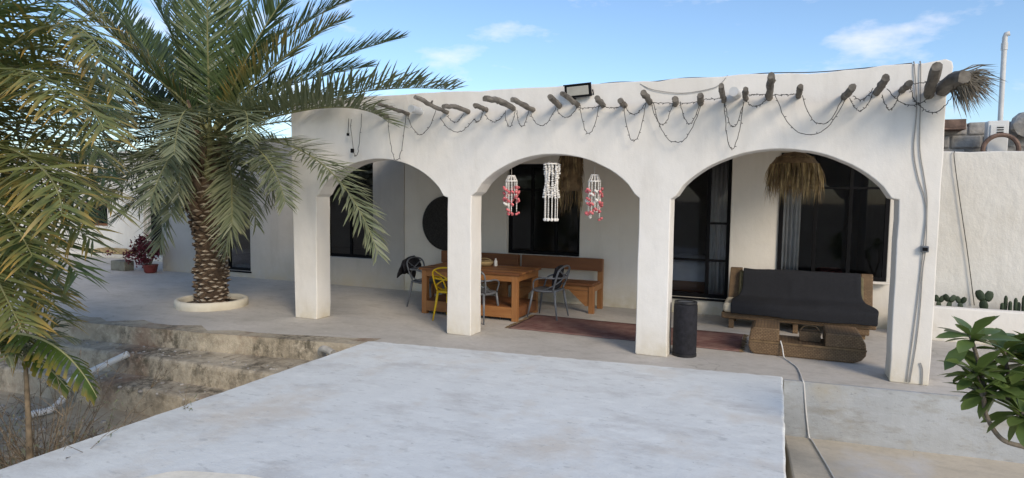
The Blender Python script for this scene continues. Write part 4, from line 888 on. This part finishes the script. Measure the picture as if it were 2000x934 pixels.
for i, (a, b, c) in enumerate(SP_):
    a, b, c = map(Vector, (a, b, c)); tm = max(.3, min(.7, (b.x-a.x)/(c.x-a.x)))
    ctrl = (b - a*(1-tm)**2 - c*tm**2)/(2*tm*(1-tm)); deep = abs(a.z-b.z)
    P = bez(a, ctrl, c, 26)
    if deep > .3:   # steeper sides than a parabola
        for k, p in enumerate(P): s_ = abs(k/25-.5)*2; p.z = p.z - .06*deep*math.sin(math.pi*s_)
    for k, p in enumerate(P):
        if 0 < k < 25: p.z += rnd.uniform(-.006,.006); p.x += rnd.uniform(-.006,.006); p.y += rnd.uniform(-.008,.008)
    P[0].y = P[0].y + .03; m = MB(); m.tube(P, .0042, 5, cap=False); o = m.obj('wire', M['wire_dark'], fl_, smooth=True, fix=False); o.matrix_parent_inverse = FI
    for k in range(1, 25, 3):
        p = P[k]; d = Vector((rnd.uniform(-1,1), rnd.uniform(-.6,.2), rnd.uniform(-1,.4))).normalized()*.022; bulbs.tube([p, p+d], [.0045,.003], 4)
o = bulbs.obj('bulbs', M['wire_dark'], fl_, fix=False); o['kind'] = 'stuff'; o.matrix_parent_inverse = FI
for x, z, r in ((-5.745, 2.555, .03), (-5.82, 2.79, .02)):
    o = MB().box((x-r*.7, 7.68, z-r), (x+r*.7, 7.72, z+r)).obj('plug', M['black'], fl_, bevel=.006); o.matrix_parent_inverse = FI
o = MB().tube([(-5.82,7.7,2.80),(-5.82,7.72,3.02)], .005, 5).obj('wire', M['wire_dark'], fl_); o.matrix_parent_inverse = FI
m = MB(); m.tube(spline([(-2.2,7.82,3.325),(-1.9,7.84,3.345),(-1.5,7.83,3.325),(-1.1,7.86,3.352),(-.7,7.82,3.33),(-.2,7.86,3.355),(.3,7.83,3.33),(.8,7.86,3.35),(1.2,7.82,3.365)], 6), .0055, 5); o = m.obj('roof_cable', M['wire_dark'], smooth=True); tag(o, 'dark cable lying along the roof edge above the pole ends', 'cable')
m = MB(); m.tube(spline([(-1.62,7.80,3.30),(-1.45,7.785,3.22),(-1.12,7.785,3.165),(-.8,7.785,3.20),(-.69,7.785,3.25),(-.62,7.81,3.345)], 6), .0045, 5); o = m.obj('sagging_cable', M['wire_grey'], smooth=True); tag(o, 'pale thin cable sagging just below the roof edge', 'cable')
# cables and switch box on the right column
cb = thing('column_cables', 'pair of pale cables with a small switch box running down the right column', 'cable', (1.39, 7.79, 1.43)); KI = Matrix.Translation(cb.location).inverted()
for dx, e in ((0, 0), (.055, .03)):
    pts = spline([(1.21+dx,7.83,3.375),(1.215+dx,7.788,3.33),(1.255+dx*.6,7.788,2.9),(1.25+dx,7.788,2.48),(1.30+dx,7.788,2.2),(1.37+dx*.4,7.788,1.98),(1.395+dx*.1,7.786,1.78),(1.385+dx*.4,7.782,1.47),(1.375+dx*.3,7.788,1.2),(1.355+dx*.6,7.788,.8),(1.33+dx*.7,7.788,.4),(1.305+dx*.5,7.788,.02)], 6)
    m = MB(); m.tube(pts, .0055, 6); o = m.obj('cable', M['wire_grey'], cb, smooth=True); o.matrix_parent_inverse = KI
o = MB().tube(spline([(1.42,7.786,.24),(1.44,7.786,.17),(1.445,7.786,.01)],5), .007, 6).obj('cable', M['wire_grey'], cb); o.matrix_parent_inverse = KI
o = MB().box((1.36,7.745,1.41),(1.43,7.795,1.475)).obj('switch_box', M['grey_plastic'], cb, bevel=.006); o.matrix_parent_inverse = KI
q = MB().box((1.372,7.74,1.425),(1.418,7.745,1.46)).obj('switch', M['black'], o); 
# dried frond bundle at the facade's right corner
t = thing('dried_palm_bundle', 'grey dried palm fronds tied to a stub at the right roof corner', 'dried fronds', (1.49, 7.78, 3.08)); DI = Matrix.Translation(t.location).inverted(); rnd = random.Random(21)
P = [Vector((1.47,7.95,3.06)), Vector((1.48,7.7,3.09)), Vector((1.50,7.4,3.11)), Vector((1.53,7.2,3.10))]
m = MB(); m.tube(P, [.07,.075,.08,.06], 9); m.v = [tuple(Vector(p)+Vector((1,0,1))*.015*fbm(p[0]*12,p[1]*8,p[2]*12)) for p in m.v]; o = m.obj('stub', M['pole'], t); o.matrix_parent_inverse = DI
for part in range(9):
    m = MB(); a0 = R(-75 + part*11)
    for k in range(34):
        p = P[2] + Vector((rnd.uniform(-.03,.06), rnd.uniform(-.15,.18), rnd.uniform(-.06,.05)))
        a = a0 + rnd.uniform(-.2,.2); L_ = rnd.uniform(.16,.36); d = Vector((math.cos(a), rnd.uniform(-.35,.25), math.sin(a))).normalized()
        q = p+d*L_*.55+Vector((0,0,.02)); e = p+d*L_+Vector((0,0,-.06*rnd.random())); w = d.cross(Vector((rnd.uniform(-1,1), 1, rnd.uniform(-1,1)))).normalized()*rnd.uniform(.003,.007)
        m.add([p-w,p+w,q+w,q-w,e], [(0,1,2,3),(3,2,4)])
    o = m.obj('dried_frond', M['dry_leaf'], t, fix=False); o.matrix_parent_inverse = DI

# ================================================================== seen through the glass
def curtain(x0, x1, y, z0, z1, n, label):
    m = MB(); k = n*6
    for i in range(k+1):
        x = x0+(x1-x0)*i/k; w = .035*math.sin(i/6*2*math.pi)+.01*math.sin(i*.7)
        for z in (z0, (z0+z1)/2, z1): m.v.append((x + (.01*math.sin(i) if z == z0 else 0), y+w*(1 if z < z1 else .8), z))
    for i in range(k):
        for j in range(2): q = i*3+j; m.f.append([q,q+3,q+4,q+1]); m.m.append(0)
    o = m.obj('curtain', M['curtain'], smooth=True); s_ = o.modifiers.new('s','SOLIDIFY'); s_.thickness = .004; tag(o, label, 'curtain')
curtain(-1.12, -.72, 11.42, .28, 2.6, 6, 'pale curtain gathered at the right side of the glass door')
curtain(.0, .30, 11.36, .45, 2.6, 5, 'pale curtain gathered at the left side of the wide window')
bd = thing('bed', 'bed with pale rumpled bedding seen through the glass door', 'bed', (-1.75, 12.55, .25))
MB().box((-.9,-.8,.0),(.75,1.1,.22)).obj('bed_base', M['wood_dark'], bd, bevel=.02)
m = MB(); nx = 24
for i in range(nx+1):
    for j in range(nx+1):
        u = i/nx; v = j/nx; x = -.92+1.7*u; y = -.82+1.95*v; e = min(1, min(u, 1-u, v*1.0, 1-v)*14)
        m.v.append((x, y, .20+.32*e**.5+.05*fbm(x*3,y*3,1)*e))
for i in range(nx):
    for j in range(nx): q = i*(nx+1)+j; m.f.append([q,q+nx+1,q+nx+2,q+1]); m.m.append(0)
m.obj('bedding', M['bedding'], bd, smooth=True)
o = thing('daybed', 'dark daybed with a red patterned cover seen through the wide window', 'bed', (.8, 12.6, .25))
MB().box((-.7,-.5,0),(.75,.5,.30)).obj('base', M['bedding'], o, bevel=.03); MB().box((-.15,-.52,.302),(.25,.4,.46)).obj('cover', M['red_cloth'], o, bevel=.06, seg=3)

# ================================================================== plants
def leaf_mesh(name, L_, w, mat, nseg=7, curl=.25, fold=.18, seed=0):
    rnd = random.Random(seed); m = MB(); m.c = []
    for i in range(nseg+1):
        t = i/nseg; ww = w*(math.sin(math.pi*min(1, (t*.86+.06)))**.75)*(1 if t < 1 else .12)*(.45+.75*t if t < .5 else 1-.25*(t-.5)); x = L_*t; z = -curl*L_*t*t
        for k in (-1, 0, 1): m.v.append((x, k*ww, z + abs(k)*fold*ww)); m.c.append((t, rnd.random()*.3+.35*(k==0), .6, 1))
    for i in range(nseg):
        for k in range(2): q = i*3+k; m.f.append([q,q+3,q+4,q+1]); m.m.append(0)
    return m.mesh(name, mat, True, fix=False)
LM = [leaf_mesh('leaf', .20+.028*k, .044+.004*k, M['plumeria'], curl=.10+.08*k, seed=k) for k in range(4)]
ps = thing('plumeria_shrub', 'glossy broad leaved shrub with curving grey stems at the right edge', 'shrub', (2.05, 5.35, -.6)); QI = Matrix.Translation(ps.location).inverted()
tips = []
def stem(pts, r0, r1):
    P = spline(pts, 6); m = MB(); m.tube(P, [r0+(r1-r0)*i/(len(P)-1) for i in range(len(P))], 8); o = m.obj('stem', M['stem'], ps, smooth=True); o.matrix_parent_inverse = QI; tips.append((P[-1], (P[-1]-P[-3]).normalized()))
stem([(2.08,5.36,-.6),(2.02,5.35,-.1),(1.85,5.33,.2),(1.62,5.30,.27),(1.46,5.27,.32),(1.36,5.25,.48),(1.33,5.24,.66)], .024, .012)
stem([(1.34,5.24,.58),(1.31,5.24,.68),(1.28,5.25,.78)], .016, .012)
stem([(1.35,5.25,.52),(1.33,5.27,.72),(1.30,5.30,.86),(1.25,5.30,1.02)], .016, .012)
stem([(2.05,5.36,-.2),(1.82,5.36,.18),(1.62,5.36,.42),(1.50,5.34,.58),(1.43,5.33,.70)], .024, .013)
stem([(1.58,5.35,.46),(1.52,5.40,.70),(1.48,5.42,.92)], .016, .012)
stem([(2.06,5.40,-.1),(1.95,5.45,.4),(1.78,5.48,.75),(1.68,5.50,1.0)], .024, .013)
stem([(1.78,5.47,.72),(1.66,5.42,.80),(1.60,5.38,.84)], .014, .011)
stem([(2.02,5.42,.2),(2.1,5.5,.6),(2.05,5.5,.95)], .02, .012)
stem([(1.62,5.35,.40),(1.58,5.28,.48),(1.55,5.22,.53)], .014, .010)
stem([(1.95,5.45,.4),(1.88,5.38,.58),(1.82,5.32,.68)], .016, .011)
rnd = random.Random(77)
for p, d in tips:
    for k in range(19):
        a = k*2.399; el = .98 - k*.075 + rnd.uniform(-.15,.15)
        u = d.cross(Vector((0,1,.3))).normalized(); w = d.cross(u)
        dr = ((u*math.cos(a)+w*math.sin(a))*math.cos(el) + (d*.5+Vector((0,0,.5)))*math.sin(el)).normalized()
        nrm = (Vector((0,0,1)) - dr*dr.z); nrm = nrm.normalized() if nrm.length > .05 else u
        yv = nrm.cross(dr); mt = Matrix((dr, yv, nrm)).transposed().to_4x4(); s = rnd.uniform(.8,1.08)
        o = put('leaf', LM[rnd.randrange(4)], ps); o.matrix_parent_inverse = QI
        o.matrix_basis = Matrix.Translation(p - d*rnd.uniform(0,.07)) @ mt @ Matrix.Rotation(rnd.uniform(-.4,.4), 4, 'X') @ Matrix.Scale(s, 4)
# banana plant at the left
bp = thing('banana_plant', 'banana plant with torn yellow edged leaves at the left edge', 'banana plant', (-6.2, 3.1, -.85)); BI = Matrix.Translation(bp.location).inverted()
m = MB(); m.tube(spline([(-6.2,3.1,-.85),(-6.18,3.1,0),(-6.12,3.12,.7)],6), [.09-.004*i for i in range(13)], 10); o = m.obj('stalk', M['dryb'], bp, smooth=True); o.matrix_parent_inverse = BI
def banana(S, mid, tip, w, seed, flip=1):
    rnd = random.Random(seed); S, mid, tip = map(Vector, (S, mid, tip)); P = bez(S, mid*2-(S+tip)*.5, tip, 40); m = MB(); m.c = []
    m.tube(P, [.018*(1-.8*k/39) for k in range(40)], 5); m.c += [(0,.5,0,1)]*len(m.v)
    tear = {1: [], -1: []}
    for sg in (1, -1):
        gap = 0
        for k in range(5, 39):
            if rnd.random() < .07: continue
            t = k/39; tg = (P[k+1 if k < 39 else k]-P[k-1]).normalized(); sv = tg.cross(Vector((0,0,1))).normalized()*sg
            ww = w*(math.sin(math.pi*min(1, t*.93+.04))**.6)*rnd.uniform(.72,1.05); dn = rnd.uniform(.25,.75)
            sg2 = (P[k+1]-P[k])*.98; dd = (sv*math.cos(dn) - Vector((0,0,1))*math.sin(dn)); o_ = len(m.v); f_ = tg*ww*.28
            a0, a1 = P[k], P[k]+sg2; b0, b1 = a0+dd*ww*.55+f_*.5, a1+dd*ww*.55+f_*.5; c0 = a0+dd*ww*rnd.uniform(.9,1.05)+f_-Vector((0,0,.02)); c1 = a1+dd*ww*rnd.uniform(.85,1.0)+f_-Vector((0,0,.02))
            m.v += [tuple(x) for x in (a0,a1,b0,b1,c0,c1)]; m.f += [[o_,o_+1,o_+3,o_+2],[o_+2,o_+3,o_+5,o_+4]]; m.m += [1,1]
            g = rnd.random(); bb = rnd.random() if t < .5 else .5+.5*rnd.random(); e = .15+.45*t
            m.c += [(e*.3,g,bb,1)]*2 + [(.4+e*.3,g,bb,1)]*2 + [(1,g,bb,1)]*2
    o = m.obj('leaf', [M['rachis'], M['banana']], bp, fix=False, smooth=False); o.matrix_parent_inverse = BI
banana((-6.12,3.12,.68),(-5.30,3.16,.76),(-4.86,3.27,.33), .20, 1)
banana((-6.12,3.12,.66),(-5.85,3.3,.62),(-5.42,3.42,.26), .16, 2)
banana((-6.12,3.12,.68),(-6.3,3.35,1.1),(-6.6,3.7,1.25), .16, 3)
banana((-6.12,3.12,.62),(-5.95,2.95,.7),(-5.62,2.75,.45), .13, 4)
banana((-6.12,3.12,.6),(-6.5,2.9,.9),(-6.9,2.7,.8), .15, 5)
# dry shrub and litter at bottom left
def twiggy(x, y, z, h, n, seed, label):
    rnd = random.Random(seed); t = thing('dry_shrub', label, 'dry shrub', (x, y, z))
    for k in range(n):
        a = rnd.uniform(0, 6.28); e = rnd.uniform(.5,1.4); p = Vector((rnd.uniform(-.1,.1), rnd.uniform(-.1,.1), 0)); d = Vector((math.cos(a)*math.cos(e), math.sin(a)*math.cos(e), math.sin(e))); m = MB(); L_ = h*rnd.uniform(.5,1.1)
        P = [p + d*L_*q/5 + Vector((rnd.uniform(-.02,.02), rnd.uniform(-.02,.02), 0)) for q in range(6)]; m.tube(P, [.007*(1-.15*q) for q in range(6)], 4, cap=False)
        for q in range(8):
            s = P[rnd.randrange(1, 6)]; dd = (d + Vector((rnd.uniform(-1,1), rnd.uniform(-1,1), rnd.uniform(-.6,.6)))).normalized()*h*rnd.uniform(.1,.3); m.tube([s, s+dd*.5, s+dd+Vector((0,0,-.01))], [.003,.002,.001], 3, cap=False)
            for w in range(3):
                c = s+dd*rnd.uniform(.4,1.1); l = Vector((rnd.uniform(-1,1), rnd.uniform(-1,1), rnd.uniform(-1,.5))).normalized()*rnd.uniform(.03,.07); v = l.cross(Vector((.3,.2,1))).normalized()*.006; m.add([c-v, c+v, c+l], [(0,1,2)], 1)
        m.obj('branch', [M['twig'], M['dry_leaf'] if k % 3 else M['frond_old']], t, fix=False)
twiggy(-5.62, 3.28, -.85, 1.35, 46, 5, 'tangle of dry twigs in the bottom left corner')
twiggy(-6.1, 3.65, -.85, 1.1, 30, 6, 'low dry shrub behind the banana stalk')
twiggy(-6.55, 4.3, -.85, .35, 12, 8, 'sparse dry shrub on the sand beside the steps')
m = MB(); P = spline([(-5.72,3.22,-.85),(-5.70,3.25,-.3),(-5.75,3.28,.15),(-5.74,3.27,.62)], 6); m.tube(P, [.035-.0012*i for i in range(len(P))], 8)
o = thing('slender_trunk', 'slender bare stem rising from the dry twigs at left', 'stem', (-5.72,3.22,-.85)); q = m.obj('stem', M['twig'], o, smooth=True); q.matrix_parent_inverse = Matrix.Translation(o.location).inverted()
rnd = random.Random(31)
for k in range(7):
    a = k*.9; m = MB(); m.c = []; S = Vector((-5.74,3.27,.60)); tip = S+Vector((math.cos(a)*.34, math.sin(a)*.34, .02+.06*(k%3))); P = bez(S, (S+tip)*.5+Vector((0,0,.12)), tip, 14); m.tube(P, .006, 4); m.c += [(0,.5,0,1)]*len(m.v)
    leaflets(m, P, rnd, .20, 16, .6, .1, .5, .016); q = m.obj('frond', [M['rachis'], M['frond_old']], o, fix=False); q.matrix_parent_inverse = Matrix.Translation(o.location).inverted()
# litter: fallen leaflets and pebbles on sand and steps
rnd = random.Random(4); m = MB()
for k in range(900):
    x = rnd.uniform(-9.5,-4.95); y = rnd.uniform(3.6,5.5); 
    if y > 5.02 - (abs(x)-5)*.05: continue
    if rnd.random() < .5:
        a = rnd.uniform(0,6.28); l = rnd.uniform(.04,.16); d = Vector((math.cos(a)*l, math.sin(a)*l, rnd.uniform(0,.03))); w = Vector((-math.sin(a), math.cos(a), .3))*.006; p = Vector((x,y,-.838)); m.add([p-w,p+w,p+d+w,p+d-w], [(0,1,2,3)])
    else: m.ball((x,y,-.845), rnd.uniform(.008,.03), 1, 5, (1,rnd.uniform(.7,1.2),.6))
for k in range(260):
    x = rnd.uniform(-9.6,-5.0); lv = rnd.choice((0, 1, 2)); y, z = [(rnd.uniform(3.8,5.1), -.845), (rnd.uniform(5.3,5.8), -.52), (rnd.uniform(5.9,6.2), -.25)][lv]
    if rnd.random() < .5: m.ball((x,y,z), rnd.uniform(.008,.028)*(1.6 if lv == 0 else 1), 1, 6, (1,rnd.uniform(.7,1.2),.7))
    else:
        a = rnd.uniform(0,6.28); l = rnd.uniform(.05,.2); d = Vector((math.cos(a)*l, math.sin(a)*l, .01)); w = Vector((-math.sin(a), math.cos(a), .3))*.006; p = Vector((x,y,z+.012)); m.add([p-w,p+w,p+d+w*.3,p+d-w*.3], [(0,1,2,3)])
o = m.obj('ground_litter', [M['twig'], M['block']], fix=False); o['kind'] = 'stuff'; o['label'] = 'fallen leaflets and pebbles strewn over the sand at the steps'; o['category'] = 'litter'
# PVC pipes
def pipe(pts, r, label, mat):
    m = MB(); P = spline(pts, 4); m.tube(P, r, 12); m.tube([P[-1], P[-1]+(P[-2]-P[-1])*.3], r*.85, 12); o = m.obj('pvc_pipe', mat, smooth=False); tag(o, label, 'pipe')
pipe([(-7.72,5.62,-.17),(-7.92,5.43,-.30),(-8.10,5.24,-.42),(-8.20,5.20,-.47),(-8.27,5.20,-.56),(-8.30,5.16,-.69),(-8.28,5.06,-.76),(-8.25,4.95,-.785),(-8.35,4.72,-.80)], .042, 'bent white drain pipe lying across the steps at left', M['white_pvc'])
pipe([(-5.30,6.52,-.18),(-5.28,6.42,-.06),(-5.18,6.36,.0),(-5.0,6.30,-.02)], .045, 'short white pipe elbow sticking out beside the slab corner', M['dirty_pvc'])
# bougainvillea
bo = thing('bougainvillea', 'dark magenta bougainvillea bush in a red pot against the wing wall', 'flowering bush', (-13.65, 10.55, 0))
MB().lathe([(.10,0),(.13,.02),(.16,.17),(.17,.18),(.165,.20),(.14,.19)], 20).obj('pot', M['red_pot'], bo, smooth=True)
rnd = random.Random(3); m = MB()
for k in range(9): a = rnd.uniform(0,6.28); m.tube([(0,0,.17),(.1*math.cos(a),.1*math.sin(a),.38),(.38*math.cos(a)-.1,.2*math.sin(a),.62+.1*rnd.random())], [.012,.009,.004], 5)
m.obj('stem', M['stem'], bo); m = MB(); m.c = []
cl = [(-.1+rnd.gauss(0,.24), rnd.gauss(0,.16), .52+rnd.gauss(0,.13)) for _ in range(26)] + [(-.55,0,.5),(-.42,0,.62),(-.05,-.1,.3),(0,-.12,.36),(.1,0,.42)]
for k in range(1500):
    c = cl[rnd.randrange(len(cl))]; p = Vector(c)+Vector((rnd.gauss(0,.06), rnd.gauss(0,.06), rnd.gauss(0,.05))); d = Vector((rnd.uniform(-1,1), rnd.uniform(-1,1), rnd.uniform(-1,1))).normalized(); w = d.cross(Vector((.2,.4,1))).normalized(); s = rnd.uniform(.04,.07); o_ = len(m.v)
    m.v += [tuple(p), tuple(p+d*s*.6+w*s*.5), tuple(p+d*s*1.3), tuple(p+d*s*.6-w*s*.5)]; m.f.append([o_,o_+1,o_+2,o_+3]); m.m.append(0); g = rnd.random(); m.c += [(0,g,g,1),(.5,g,g,1),(1,g,g,1),(.5,g,g,1)]
m.obj('foliage', M['boug'], bo, fix=False)
